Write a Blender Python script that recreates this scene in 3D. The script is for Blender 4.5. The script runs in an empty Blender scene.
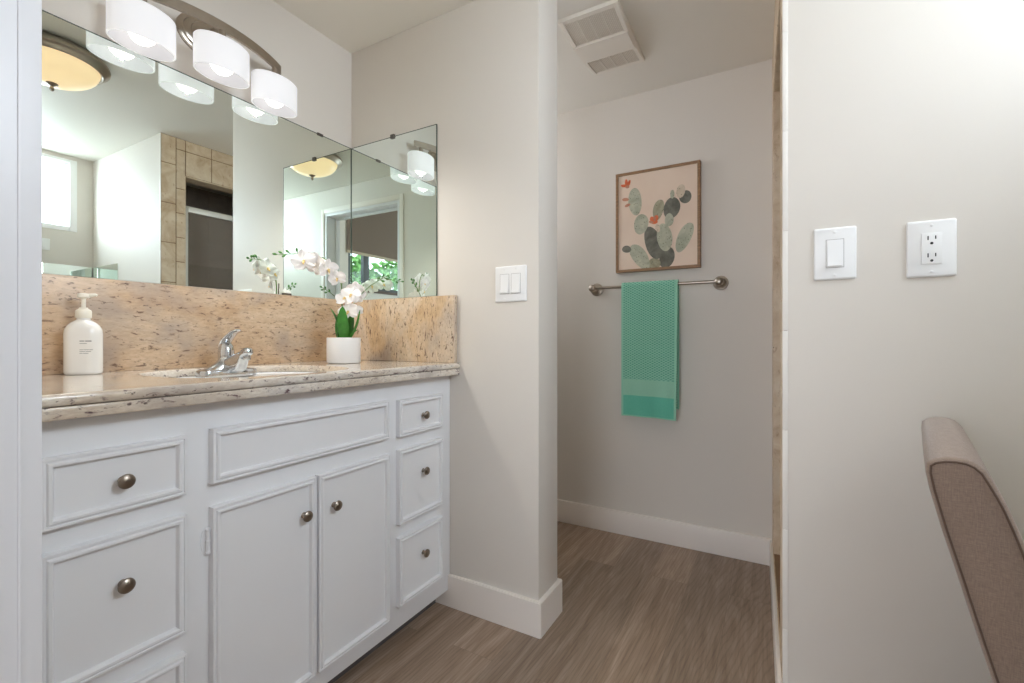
import bpy, bmesh, math, random
from mathutils import Vector, Matrix
random.seed(7)
C = bpy.context.scene.collection
SC = bpy.context.scene
PI = math.pi
def R(d): return math.radians(d)

# ------------------------------------------------------------------ camera
cam_d = bpy.data.cameras.new('camera')
cam = bpy.data.objects.new('camera', cam_d)
C.objects.link(cam)
cam.location = (0, 0, 1.0)
cam.rotation_euler = (R(90), 0, R(29.474 - 90))
cam_d.sensor_fit = 'HORIZONTAL'
cam_d.sensor_width = 36.0
cam_d.lens = 463.09 / 1024 * 36
cam_d.shift_y = -3.2 / 1024
cam_d.clip_start = 0.01
SC.camera = cam

# ------------------------------------------------------------------ exposure
SC.view_settings.view_transform = 'Standard'
SC.view_settings.look = 'None'
SC.view_settings.exposure = 0.06
SC.view_settings.gamma = 1.0
SC.view_settings.use_curve_mapping = False
try:
    SC.cycles.max_bounces = 16
    SC.cycles.diffuse_bounces = 8
    SC.cycles.glossy_bounces = 8
    SC.cycles.transmission_bounces = 8
    SC.cycles.transparent_max_bounces = 12
    SC.cycles.caustics_reflective = True
    SC.cycles.sample_clamp_indirect = 6.0
    SC.cycles.use_denoising = True
except Exception:
    pass

# ------------------------------------------------------------------ sky and daylight
W = bpy.data.worlds.new('sky')
SC.world = W
W.use_nodes = True
bg = W.node_tree.nodes['Background']
bg.inputs[0].default_value = (0.84, 0.90, 1.0, 1)
bg.inputs[1].default_value = 4.6


def portal(name, loc, rot, sx, sy):
    d = bpy.data.lights.new(name, 'AREA')
    d.shape = 'RECTANGLE'
    d.size = sx
    d.size_y = sy
    d.cycles.is_portal = True
    o = bpy.data.objects.new(name, d)
    C.objects.link(o)
    o.location = loc
    o.rotation_euler = rot
    return o


def daylight(name, loc, rot, sx, sy, power, col):
    d = bpy.data.lights.new(name, 'AREA')
    d.shape = 'RECTANGLE'
    d.size = sx
    d.size_y = sy
    d.energy = power
    d.color = col
    o = bpy.data.objects.new(name, d)
    C.objects.link(o)
    o.location = loc
    o.rotation_euler = rot
    return o


portal('bath_window_daylight', (0.815, -1.05, 1.965), (R(90), 0, 0), 0.96, 0.47)       # looks along +Y
daylight('bath_window_sun_bounce', (0.74, -1.16, 2.02), (R(80), 0, R(14)), 0.8, 0.5, 26.0, (0.82, 0.91, 1.0))     # bright sky outside the high window
daylight('nook_window_daylight', (1.95, 1.72, 1.82), (R(-90), 0, 0), 0.44, 0.5, 4.2, (1.0, 0.975, 0.945))       # frosted window of the toilet nook
portal('bedroom_glass_door_daylight', (-3.25, 0.6, 1.15), (R(90), 0, R(-90)), 2.6, 2.2)
portal('bedroom_window_daylight', (-1.96, -1.29, 1.80), (R(90), 0, 0), 1.86, 0.42)

# ------------------------------------------------------------------ materials


def lin(c):
    return tuple(((x / 255.0) / 12.92 if x <= 10.3 else (((x / 255.0) + 0.055) / 1.055) ** 2.4) for x in c) + (1.0,)


class NT:
    """Small node helper."""
    def __init__(self, name):
        self.m = bpy.data.materials.new(name)
        self.m.use_nodes = True
        self.t = self.m.node_tree
        self.b = self.t.nodes['Principled BSDF']
        self.out = self.t.nodes['Material Output']

    def n(self, typ, **kw):
        o = self.t.nodes.new(typ)
        for k, v in kw.items():
            setattr(o, k, v)
        return o

    def l(self, a, b): self.t.links.new(a, b)

    def coords(self, scale=(1, 1, 1), rot=(0, 0, 0), loc=(0, 0, 0)):
        tc = self.n('ShaderNodeTexCoord')
        mp = self.n('ShaderNodeMapping')
        mp.inputs['Scale'].default_value = scale
        mp.inputs['Rotation'].default_value = rot
        mp.inputs['Location'].default_value = loc
        self.l(tc.outputs['Object'], mp.inputs['Vector'])
        return mp.outputs['Vector']

    def noise(self, vec, scale=5, detail=3, rough=0.5, dist=0.0):
        o = self.n('ShaderNodeTexNoise')
        o.inputs['Scale'].default_value = scale
        o.inputs['Detail'].default_value = detail
        o.inputs['Roughness'].default_value = rough
        o.inputs['Distortion'].default_value = dist
        self.l(vec, o.inputs['Vector'])
        return o.outputs['Fac']

    def ramp(self, fac, stops, interp='LINEAR'):
        o = self.n('ShaderNodeValToRGB')
        e = o.color_ramp.elements
        o.color_ramp.interpolation = interp
        while len(e) < len(stops):
            e.new(0.5)
        for i, (p, c) in enumerate(stops):
            e[i].position = p
            e[i].color = c
        self.l(fac, o.inputs['Fac'])
        return o.outputs['Color']

    def mix(self, fac, a, b, blend='MIX'):
        o = self.n('ShaderNodeMix', data_type='RGBA', blend_type=blend)
        for s, v in ((o.inputs[0], fac), (o.inputs[6], a), (o.inputs[7], b)):
            if hasattr(v, 'default_value') or hasattr(v, 'links'):
                self.l(v, s)
            else:
                s.default_value = v
        return o.outputs[2]

    def bump(self, h, strength=0.2, dist=0.002):
        o = self.n('ShaderNodeBump')
        o.inputs['Strength'].default_value = strength
        o.inputs['Distance'].default_value = dist
        self.l(h, o.inputs['Height'])
        self.l(o.outputs['Normal'], self.b.inputs['Normal'])


W0 = (0, 0, 0, 1)
W1 = (1, 1, 1, 1)


def plain(name, rgb, rough=0.5, metal=0.0, var=0.04, scale=6, bump=0.0, bscale=60, coat=0.0, spec=None):
    """One colour with a little procedural variation."""
    t = NT(name)
    c = lin(rgb)
    v = t.coords()
    f = t.noise(v, scale, 3)
    a = tuple(x * (1 - var) for x in c[:3]) + (1,)
    b = tuple(min(1, x * (1 + var)) for x in c[:3]) + (1,)
    t.l(t.ramp(f, [(0.3, a), (0.7, b)]), t.b.inputs['Base Color'])
    t.b.inputs['Roughness'].default_value = rough
    t.b.inputs['Metallic'].default_value = metal
    t.b.inputs['Coat Weight'].default_value = coat
    if spec is not None:
        t.b.inputs['Specular IOR Level'].default_value = spec
    if bump:
        t.bump(t.noise(t.coords(), bscale, 2), bump, 0.001)
    return t.m


def emit(name, rgb, strength, base=(230, 230, 230), rough=0.3):
    t = NT(name)
    t.b.inputs['Base Color'].default_value = lin(base)
    t.b.inputs['Roughness'].default_value = rough
    f = t.noise(t.coords(), 9, 3)
    c = lin(rgb)
    t.l(t.ramp(f, [(0.2, tuple(x * 0.93 for x in c[:3]) + (1,)), (0.8, c)]), t.b.inputs['Emission Color'])
    t.b.inputs['Emission Strength'].default_value = strength
    return t.m


def granite(name, base, dark=1.0, axis='x', rough=0.14, coat=0.3, fleck=(92, 66, 58)):
    """Cream and tan stone with brown flecks drawn out along one axis."""
    t = NT(name)
    st = {'x': (1.0, 3.0, 3.0), 'z': (3.0, 3.0, 1.0)}[axis]
    v = t.coords(st)
    v2 = t.coords(tuple(0.6 * s + 0.4 for s in st))
    cloud = t.noise(v2, 3.2, 5, 0.6, 0.6)
    col = t.ramp(cloud, base)
    grain = t.noise(t.coords(st), 55, 4, 0.7)
    col = t.mix(t.ramp(grain, [(0.35, (0.35, 0.35, 0.35, 1)), (0.65, W0)]), col, lin((150, 118, 92)))
    gm = t.noise(t.coords((1.3, 1.3, 1.3), loc=(3, 1, 2)), 5, 3, 0.5, 0.3)
    col = t.mix(t.ramp(gm, [(0.50, W0), (0.68, (0.65, 0.65, 0.65, 1))]), col, lin((166, 154, 146)))
    fl = t.noise(t.coords(st, loc=(7, 3, 1)), 33, 5, 0.66, 0.5)
    fm = t.ramp(fl, [(0.575, W0), (0.66, (dark, dark, dark, 1))])
    col = t.mix(fm, col, lin(fleck))
    fl2 = t.noise(t.coords(tuple(0.5 * s + 0.5 for s in st), loc=(1, 9, 4)), 58, 3, 0.6)
    col = t.mix(t.ramp(fl2, [(0.625, W0), (0.69, (0.9 * dark, 0.9 * dark, 0.9 * dark, 1))]), col, lin((70, 52, 52)))
    t.l(col, t.b.inputs['Base Color'])
    t.b.inputs['Roughness'].default_value = rough
    t.b.inputs['Specular IOR Level'].default_value = 0.5 if coat else 0.22
    t.b.inputs['Coat Weight'].default_value = coat
    t.b.inputs['Coat Roughness'].default_value = 0.05
    return t.m


def floor_mat():
    t = NT('vinyl_plank')
    v = t.coords()
    br = t.n('ShaderNodeTexBrick')
    br.offset = 0.37
    br.inputs['Color1'].default_value = W0
    br.inputs['Color2'].default_value = W1
    br.inputs['Mortar'].default_value = (0.5, 0.5, 0.5, 1)
    br.inputs['Scale'].default_value = 1.0
    br.inputs['Mortar Size'].default_value = 0.0006
    br.inputs['Brick Width'].default_value = 1.22
    br.inputs['Row Height'].default_value = 0.152
    t.l(v, br.inputs['Vector'])
    # each plank shifts the grain
    sh = t.n('ShaderNodeVectorMath', operation='MULTIPLY_ADD')
    t.l(br.outputs['Color'], sh.inputs[0])
    sh.inputs[1].default_value = (5, 3, 2)
    t.l(v, sh.inputs[2])
    mp = t.n('ShaderNodeMapping')
    mp.inputs['Scale'].default_value = (1.3, 15, 1)
    t.l(sh.outputs[0], mp.inputs['Vector'])
    g1 = t.noise(mp.outputs['Vector'], 2.2, 6, 0.62, 1.1)
    mp2 = t.n('ShaderNodeMapping')
    mp2.inputs['Scale'].default_value = (4, 120, 1)
    t.l(sh.outputs[0], mp2.inputs['Vector'])
    g2 = t.noise(mp2.outputs['Vector'], 2.0, 4, 0.6, 0.4)
    mp3 = t.n('ShaderNodeMapping')
    mp3.inputs['Scale'].default_value = (1.0, 5.5, 1)
    t.l(sh.outputs[0], mp3.inputs['Vector'])
    wv = t.n('ShaderNodeTexWave', wave_type='RINGS', rings_direction='Z')
    wv.inputs['Scale'].default_value = 5.0
    wv.inputs['Distortion'].default_value = 5.5
    wv.inputs['Detail'].default_value = 3
    wv.inputs['Detail Scale'].default_value = 0.8
    t.l(mp3.outputs['Vector'], wv.inputs['Vector'])
    base = t.ramp(g1, [(0.28, lin((140, 118, 100))), (0.5, lin((165, 143, 124))), (0.72, lin((187, 166, 148)))])
    tone = t.ramp(br.outputs['Color'], [(0.0, (0.80, 0.80, 0.80, 1)), (0.5, (0.95, 0.94, 0.93, 1)), (1.0, (1.08, 1.07, 1.06, 1))])
    base = t.mix(1.0, base, tone, 'MULTIPLY')
    gr = t.ramp(g2, [(0.35, (0.80, 0.79, 0.78, 1)), (0.62, (1.03, 1.03, 1.03, 1))])
    base = t.mix(0.45, base, gr, 'MULTIPLY')
    rg = t.ramp(wv.outputs['Fac'], [(0.0, (0.80, 0.79, 0.78, 1)), (0.35, W1)])
    base = t.mix(0.8, base, rg, 'MULTIPLY')
    seam = t.ramp(br.outputs['Fac'], [(0.4, W0), (0.9, (0.45, 0.45, 0.45, 1))])
    base = t.mix(seam, base, lin((72, 60, 52)))
    t.l(base, t.b.inputs['Base Color'])
    t.b.inputs['Roughness'].default_value = 0.42
    t.bump(g2, 0.08, 0.001)
    return t.m


def travertine(name='travertine', k=1.0):
    t = NT(name)
    v = t.coords((1, 1, 1))
    f = t.noise(v, 9, 6, 0.62, 0.8)
    col = t.ramp(f, [(0.28, lin((190 * k, 162 * k, 130 * k))), (0.5, lin((215 * k, 194 * k, 166 * k))), (0.72, lin((230 * k, 214 * k, 192 * k)))])
    g = t.noise(t.coords((2, 2, 1), loc=(2, 5, 1)), 26, 4, 0.6)
    col = t.mix(t.ramp(g, [(0.60, W0), (0.72, (0.7, 0.7, 0.7, 1))]), col, lin((164 * k, 128 * k, 94 * k)))
    t.l(col, t.b.inputs['Base Color'])
    t.b.inputs['Roughness'].default_value = 0.45
    t.bump(g, 0.15, 0.001)
    return t.m


def mirror_mat():
    t = NT('silvered_glass')
    t.b.inputs['Metallic'].default_value = 1.0
    t.b.inputs['Roughness'].default_value = 0.0
    f = t.noise(t.coords(), 1.5, 1)
    t.l(t.ramp(f, [(0, (0.88, 0.955, 0.912, 1)), (1, (0.89, 0.96, 0.92, 1))]), t.b.inputs['Base Color'])
    return t.m


def pane_mat(name, tint, gloss=0.06):
    t = NT(name)
    tr = t.n('ShaderNodeBsdfTransparent')
    gl = t.n('ShaderNodeBsdfGlossy')
    gl.inputs['Roughness'].default_value = 0.02
    f = t.noise(t.coords(), 3, 1)
    t.l(t.ramp(f, [(0, tint), (1, tuple(min(1, x * 1.02) for x in tint))]), tr.inputs['Color'])
    mx = t.n('ShaderNodeMixShader')
    mx.inputs[0].default_value = gloss
    t.l(tr.outputs[0], mx.inputs[1])
    t.l(gl.outputs[0], mx.inputs[2])
    t.l(mx.outputs[0], t.out.inputs['Surface'])
    return t.m


def towel_mat(name, c1, c2, pattern):
    t = NT(name)
    v = t.coords()
    if pattern:
        # small raised lozenge weave: two crossed diagonal waves
        hs = []
        for ang in (1, -1):
            mp = t.n('ShaderNodeMapping')
            mp.inputs['Rotation'].default_value = (0, 0, 0)
            sx = t.n('ShaderNodeSeparateXYZ')
            t.l(v, sx.inputs[0])
            a = t.n('ShaderNodeMath', operation='MULTIPLY')
            a.inputs[1].default_value = 300.0 * ang
            t.l(sx.outputs['Y'], a.inputs[0])
            b = t.n('ShaderNodeMath', operation='MULTIPLY_ADD')
            b.inputs[1].default_value = 520.0
            t.l(sx.outputs['Z'], b.inputs[0])
            t.l(a.outputs[0], b.inputs[2])
            s = t.n('ShaderNodeMath', operation='SINE')
            t.l(b.outputs[0], s.inputs[0])
            hs.append(s.outputs[0])
        ad = t.n('ShaderNodeMath', operation='MAXIMUM')
        t.l(hs[0], ad.inputs[0])
        t.l(hs[1], ad.inputs[1])
        mr = t.n('ShaderNodeMapRange')
        mr.inputs[1].default_value = -0.4
        mr.inputs[2].default_value = 1.0
        t.l(ad.outputs[0], mr.inputs[0])
        h = mr.outputs[0]
    else:
        h = t.noise(t.coords((1, 1, 1)), 260, 2)
    cl = t.noise(t.coords(loc=(4, 1, 1)), 7, 3)
    c = t.ramp(h, [(0.1, lin(c1)), (0.9, lin(c2))])
    c = t.mix(0.5, c, t.ramp(cl, [(0.3, (0.86, 0.9, 0.88, 1)), (0.7, W1)]), 'MULTIPLY')
    t.l(c, t.b.inputs['Base Color'])
    t.b.inputs['Roughness'].default_value = 0.95
    t.b.inputs['Sheen Weight'].default_value = 0.25
    t.bump(h, 0.5, 0.002)
    return t.m


def fabric(name, rgb, k=0.13):
    t = NT(name)
    c = lin(rgb)
    n1 = t.noise(t.coords((1, 1, 8)), 90, 3, 0.6)
    n2 = t.noise(t.coords((8, 8, 1), loc=(3, 2, 1)), 90, 3, 0.6)
    md = t.mix(0.5, t.ramp(n1, [(0.3, W0), (0.7, W1)]), t.ramp(n2, [(0.3, W0), (0.7, W1)]))
    lo = tuple(x * (1 - 2 * k) for x in c[:3]) + (1,)
    hi = tuple(min(1, x * (1 + 2 * k)) for x in c[:3]) + (1,)
    t.l(t.mix(md, lo, hi), t.b.inputs['Base Color'])
    t.b.inputs['Roughness'].default_value = 0.95
    t.b.inputs['Sheen Weight'].default_value = 0.3
    t.bump(md, 0.25, 0.001)
    return t.m


def pad_mat(name, lo, hi, spots=True):
    t = NT(name)
    f = t.noise(t.coords(), 22, 4, 0.6, 0.5)
    c = t.ramp(f, [(0.3, lin(lo)), (0.7, lin(hi))])
    if spots:
        vo = t.n('ShaderNodeTexVoronoi')
        vo.inputs['Scale'].default_value = 95
        t.l(t.coords(), vo.inputs['Vector'])
        m = t.ramp(vo.outputs['Distance'], [(0.16, (0.75, 0.75, 0.75, 1)), (0.24, W0)])
        c = t.mix(m, c, lin((70, 78, 62)))
    t.l(c, t.b.inputs['Base Color'])
    t.b.inputs['Roughness'].default_value = 0.7
    return t.m


M = {}
M['wall'] = plain('wall_paint', (221, 215, 207), 0.55, var=0.012, scale=2.0, bump=0.06, bscale=180)
M['ceil'] = plain('ceiling_paint', (230, 226, 218), 0.6, var=0.012, scale=2.0, bump=0.06, bscale=180)
M['trim'] = plain('trim_enamel', (238, 231, 224), 0.32, var=0.01, scale=3)
M['jamb'] = plain('door_jamb_enamel', (224, 224, 227), 0.35, var=0.01, scale=3)
M['edge'] = plain('edge_paint', (228, 223, 216), 0.45, var=0.02, scale=20)
M['cab'] = plain('cabinet_enamel', (233, 234, 237), 0.34, var=0.012, scale=3)
M['floor'] = floor_mat()
M['kick'] = plain('toe_kick_vinyl', (92, 88, 86), 0.6, var=0.06)
TAN = [(0.25, lin((182, 148, 119))), (0.45, lin((208, 180, 149))), (0.62, lin((221, 199, 173))), (0.8, lin((204, 188, 170)))]
CREAM = [(0.25, lin((204, 188, 168))), (0.45, lin((222, 211, 195))), (0.62, lin((231, 225, 215))), (0.8, lin((208, 205, 202)))]
M['granite_back'] = granite('granite_backsplash', TAN, 0.74, 'x', 0.26, 0.0)
M['granite_side'] = granite('granite_side_splash', [(0.25, lin((186, 152, 116))), (0.45, lin((216, 188, 152))), (0.62, lin((224, 206, 182))), (0.8, lin((200, 190, 180)))], 0.9, 'z', 0.26, 0.0)
M['granite_top'] = granite('granite_counter', CREAM, 0.95, 'x', 0.13, 0.3, (98, 74, 78))
M['chrome'] = plain('chrome', (206, 208, 211), 0.07, 1.0, 0.01)
M['nickel'] = plain('brushed_nickel', (176, 166, 154), 0.3, 1.0, 0.04, 40)
M['bronze'] = plain('aged_nickel_knob', (146, 135, 124), 0.3, 1.0, 0.08, 50)
M['alu'] = plain('shower_frame_enamel', (214, 212, 206), 0.35, 0.2, 0.02)
M['porcelain'] = plain('porcelain', (244, 244, 242), 0.08, 0, 0.005, coat=0.5)
M['ceramic'] = plain('matte_white_ceramic', (240, 240, 241), 0.35, 0, 0.01)
M['plastic'] = plain('white_plastic', (240, 240, 240), 0.3, 0, 0.005)
M['rocker'] = plain('white_rocker_plastic', (244, 244, 244), 0.25, 0, 0.005)
M['seam'] = plain('switch_seam_shade', (168, 166, 164), 0.6, 0, 0.02)  # grey stands in for the shade around each rocker
M['dark'] = plain('dark_slot', (42, 40, 40), 0.6, 0, 0.05)
M['soap'] = plain('white_bottle_plastic', (240, 239, 236), 0.22, 0, 0.006, coat=0.3)
M['pump'] = plain('cream_pump_plastic', (238, 234, 222), 0.3, 0, 0.006)
M['ink'] = plain('grey_ink', (158, 158, 160), 0.6, 0, 0.05)
M['shade'] = emit('opal_glass_shade', (250, 250, 255), 0.34, (236, 236, 238), 0.25)
M['shade_in'] = emit('dimmed_shade_inside', (250, 250, 255), 0.36, (150, 150, 152), 0.5)  # copy of the opal glass, shading put into its darker base colour
M['bulb'] = emit('lit_bulb', (255, 246, 236), 2.4)
M['amber'] = emit('amber_alabaster_glass', (255, 226, 182), 0.74, (214, 180, 132), 0.25)
M['mirror'] = mirror_mat()
M['mirror_edge'] = plain('mirror_edge', (92, 104, 96), 0.25, 0.3, 0.05)
M['clip'] = plain('mirror_clip_metal', (96, 90, 84), 0.35, 0.9, 0.05)
M['tile'] = travertine('travertine', 1.0)
M['grout'] = plain('tan_grout', (140, 110, 82), 0.85, 0, 0.08, 30)
M['showertile'] = plain('taupe_shower_tile', (176, 164, 154), 0.35, 0, 0.12, 14)
M['showergrout'] = plain('shower_grout', (150, 140, 130), 0.8, 0, 0.06, 30)
M['showerband'] = plain('brown_shower_band', (98, 78, 66), 0.35, 0, 0.2, 40)
M['shower_glass'] = pane_mat('shower_glass', (0.93, 0.93, 0.91, 1), 0.05)


def haze(m, amount, rgb):
    """Obscured glass: part of the light is scattered."""
    t = m.node_tree
    out = t.nodes['Material Output']
    src = out.inputs['Surface'].links[0].from_socket
    df = t.nodes.new('ShaderNodeBsdfDiffuse')
    df.inputs['Color'].default_value = lin(rgb)
    mx = t.nodes.new('ShaderNodeMixShader')
    mx.inputs[0].default_value = amount
    t.links.new(src, mx.inputs[1])
    t.links.new(df.outputs[0], mx.inputs[2])
    t.links.new(mx.outputs[0], out.inputs['Surface'])


haze(M['shower_glass'], 0.42, (150, 138, 128))
M['window_glass'] = pane_mat('window_glass', (0.97, 0.98, 1.0, 1), 0.04)
M['vinyl'] = plain('white_window_vinyl', (244, 244, 244), 0.35, 0, 0.005)
M['vent'] = plain('white_vent_plastic', (232, 226, 217), 0.45, 0, 0.01)
M['grille'] = plain('vent_grille_plastic', (222, 214, 205), 0.6, 0, 0.02)
M['towel'] = towel_mat('towel_lozenge_terry', (76, 166, 138), (156, 212, 188), True)
M['towel_band'] = towel_mat('towel_flat_band', (146, 204, 178), (164, 216, 192), False)
M['towel_plain'] = towel_mat('towel_plain_terry', (92, 186, 160), (114, 200, 176), False)
M['towel_edge'] = towel_mat('towel_selvedge', (146, 208, 182), (164, 218, 194), False)
M['oak'] = NT('oak_frame').m
M['leaf'] = plain('orchid_leaf', (54, 122, 38), 0.32, 0, 0.3, 30, coat=0.2)
M['stem'] = plain('orchid_stem', (92, 128, 56), 0.5, 0, 0.2, 40)
M['stake'] = plain('brown_stem', (84, 74, 44), 0.6, 0, 0.2, 40)
M['bud'] = plain('orchid_bud', (74, 128, 54), 0.45, 0, 0.2, 60)
M['moss'] = plain('pot_moss', (92, 96, 54), 0.95, 0, 0.4, 90)
M['seat'] = fabric('taupe_linen', (142, 123, 111))
M['piping'] = fabric('taupe_piping', (96, 76, 64), 0.08)
M['legwood'] = plain('dark_stained_wood', (62, 44, 34), 0.4, 0, 0.15, 20)
M['shadecloth'] = fabric('brown_shade_cloth', (116, 100, 88), 0.06)
M['hembar'] = plain('beige_hem_bar', (188, 174, 152), 0.5, 0, 0.03)
M['darkframe'] = plain('grey_window_frame', (74, 78, 80), 0.5, 0, 0.05)
M['sillwood'] = plain('brown_sill', (84, 66, 56), 0.6, 0, 0.1)


def oak():
    t = NT('oak_frame_wood')
    f = t.noise(t.coords((1, 3, 30)), 9, 4, 0.6)
    t.l(t.ramp(f, [(0.3, lin((128, 96, 66))), (0.7, lin((164, 128, 92)))]), t.b.inputs['Base Color'])
    t.b.inputs['Roughness'].default_value = 0.5
    return t.m


M['oak'] = oak()


def petal():
    t = NT('white_orchid_petal')
    f = t.noise(t.coords(), 60, 3, 0.5)
    t.l(t.ramp(f, [(0.2, lin((248, 243, 243))), (0.8, lin((254, 253, 251)))]), t.b.inputs['Base Color'])
    t.b.inputs['Roughness'].default_value = 0.55
    t.b.inputs['Subsurface Weight'].default_value = 0.0
    return t.m


M['petal'] = petal()
M['lip'] = plain('orchid_lip', (232, 202, 138), 0.5, 0, 0.25, 120)


def paper():
    t = NT('blush_canvas')
    f = t.noise(t.coords(), 5, 3)
    t.l(t.ramp(f, [(0.3, lin((226, 204, 185))), (0.7, lin((234, 214, 196)))]), t.b.inputs['Base Color'])
    t.b.inputs['Roughness'].default_value = 0.8
    return t.m


M['canvas'] = paper()
M['pad_light'] = pad_mat('sage_watercolour', (160, 162, 142), (196, 196, 174))
M['pad_mid'] = pad_mat('moss_watercolour', (140, 136, 112), (182, 176, 150))
M['pad_dark'] = pad_mat('slate_watercolour', (86, 86, 76), (130, 128, 116), False)
M['pad_pink'] = pad_mat('blush_pad_watercolour', (196, 178, 154), (222, 206, 186))
M['bloom'] = pad_mat('orange_bloom_watercolour', (206, 92, 52), (232, 132, 88), False)
M['rosebud'] = pad_mat('rose_bud_watercolour', (176, 116, 92), (206, 150, 122), False)


def hedge_mat(name, lo, hi):
    t = NT(name)
    f = t.noise(t.coords(), 14, 4, 0.7)
    t.l(t.ramp(f, [(0.3, lin(lo)), (0.7, lin(hi))]), t.b.inputs['Base Color'])
    t.b.inputs['Roughness'].default_value = 0.6
    return t.m


M['hedge'] = hedge_mat('hedge_leaves', (44, 96, 40), (132, 184, 96))
M['grass'] = hedge_mat('lawn', (80, 110, 56), (120, 150, 80))

# ------------------------------------------------------------------ mesh helpers


class MB:
    """Collects shapes, then links them as ONE mesh object."""
    def __init__(self):
        self.bm = bmesh.new()
        self.mi = 0

    def _f(self, vs):
        try:
            f = self.bm.faces.new(vs)
            f.material_index = self.mi
            return f
        except ValueError:
            return None

    def box(self, x0, x1, y0, y1, z0, z1, bevel=0.0, seg=2):
        r = bmesh.ops.create_cube(self.bm, size=1.0)
        vs = r['verts']
        for v in vs:
            v.co = Vector(((x0 + x1) / 2 + v.co.x * (x1 - x0), (y0 + y1) / 2 + v.co.y * (y1 - y0), (z0 + z1) / 2 + v.co.z * (z1 - z0)))
        fs = set(f for v in vs for f in v.link_faces)
        for f in fs:
            f.material_index = self.mi
        if bevel > 0:
            es = list(set(e for v in vs for e in v.link_edges))
            bmesh.ops.bevel(self.bm, geom=es, offset=bevel, segments=seg, affect='EDGES', profile=0.6, material=-1)
        return self

    def prism(self, poly, axis, a, b):
        """Closed polygon (list of 2-D points) pushed from a to b along an axis; the other two axes in x,y,z order."""
        def p(q, t):
            if axis == 'x': return Vector((t, q[0], q[1]))
            if axis == 'y': return Vector((q[0], t, q[1]))
            return Vector((q[0], q[1], t))
        A = [self.bm.verts.new(p(q, a)) for q in poly]
        B = [self.bm.verts.new(p(q, b)) for q in poly]
        self._f(A)
        self._f(list(reversed(B)))
        n = len(poly)
        for i in range(n):
            self._f([A[i], B[i], B[(i + 1) % n], A[(i + 1) % n]])
        return self

    def loops(self, loops, cap0=True, cap1=True):
        """Skin a list of closed loops (each a list of Vectors)."""
        L = [[self.bm.verts.new(Vector(q)) for q in lp] for lp in loops]
        n = len(L[0])
        for i in range(len(L) - 1):
            for j in range(n):
                self._f([L[i][j], L[i][(j + 1) % n], L[i + 1][(j + 1) % n], L[i + 1][j]])
        if cap0: self._f(list(reversed(L[0])))
        if cap1: self._f(L[-1])
        return self

    def lathe(self, prof, mat=None, n=32, cap0=True, cap1=True):
        """Profile (r, h) turned round local Z, then placed by mat."""
        mat = mat or Matrix.Identity(4)
        lp = []
        for r_, h_ in prof:
            lp.append([mat @ Vector((max(r_, 1e-5) * math.cos(2 * PI * k / n), max(r_, 1e-5) * math.sin(2 * PI * k / n), h_)) for k in range(n)])
        return self.loops(lp, cap0, cap1)

    def tube(self, pts, rad, n=10):
        pts = [Vector(q) for q in pts]
        rr = rad if isinstance(rad, (list, tuple)) else [rad] * len(pts)
        lp = []
        up = Vector((0, 0, 1))
        prev = None
        for i, q in enumerate(pts):
            d = (pts[min(i + 1, len(pts) - 1)] - pts[max(i - 1, 0)]).normalized()
            if prev is None:
                a = d.cross(up)
                if a.length < 1e-3: a = d.cross(Vector((1, 0, 0)))
            else:
                a = prev - d * prev.dot(d)
            a.normalize()
            prev = a
            b = d.cross(a)
            lp.append([q + (a * math.cos(2 * PI * k / n) + b * math.sin(2 * PI * k / n)) * rr[i] for k in range(n)])
        return self.loops(lp)

    def grid(self, rows):
        V = [[self.bm.verts.new(Vector(q)) for q in r_] for r_ in rows]
        for i in range(len(V) - 1):
            for j in range(len(V[0]) - 1):
                self._f([V[i][j], V[i][j + 1], V[i + 1][j + 1], V[i + 1][j]])
        return self

    def sphere(self, c, r, sx=1, sy=1, sz=1, u=20, v=12, rot=None):
        m = Matrix.Translation(Vector(c)) @ (rot or Matrix.Identity(4)) @ Matrix.Diagonal((r * sx, r * sy, r * sz, 1))
        q = bmesh.ops.create_uvsphere(self.bm, u_segments=u, v_segments=v, radius=1.0, matrix=m)
        for vv in q['verts']:
            for f in vv.link_faces: f.material_index = self.mi
        return self

    def build(self, name, mats, parent=None, smooth=True, angle=35):
        bm = self.bm
        bmesh.ops.recalc_face_normals(bm, faces=bm.faces[:])
        me = bpy.data.meshes.new(name)
        bm.to_mesh(me)
        bm.free()
        for m in (mats if isinstance(mats, (list, tuple)) else [mats]):
            me.materials.append(m)
        if smooth:
            for p in me.polygons: p.use_smooth = True
            me.set_sharp_from_angle(angle=R(angle))
        o = bpy.data.objects.new(name, me)
        C.objects.link(o)
        if parent: o.parent = parent
        return o


def thing(name, label, cat, loc=(0, 0, 0), rotz=0, group=None):
    o = bpy.data.objects.new(name, None)
    o.empty_display_size = 0.05
    C.objects.link(o)
    o.location = loc
    o.rotation_euler = (0, 0, rotz)
    tag(o, label, cat, group)
    return o


def tag(o, label, cat, group=None):
    o['label'] = label
    o['category'] = cat
    if group: o['group'] = group
    return o


def struct(o, label=None, cat=None):
    o['kind'] = 'structure'
    if label: o['label'] = label
    if cat: o['category'] = cat
    return o


def rounded(w, h, r, n=5):
    """Rounded rectangle centred on 0."""
    pts = []
    for cx, cy, a0 in ((w / 2 - r, h / 2 - r, 0), (-w / 2 + r, h / 2 - r, 90), (-w / 2 + r, -h / 2 + r, 180), (w / 2 - r, -h / 2 + r, 270)):
        for k in range(n + 1):
            a = R(a0 + 90 * k / n)
            pts.append((cx + r * math.cos(a), cy + r * math.sin(a)))
    return pts


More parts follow.
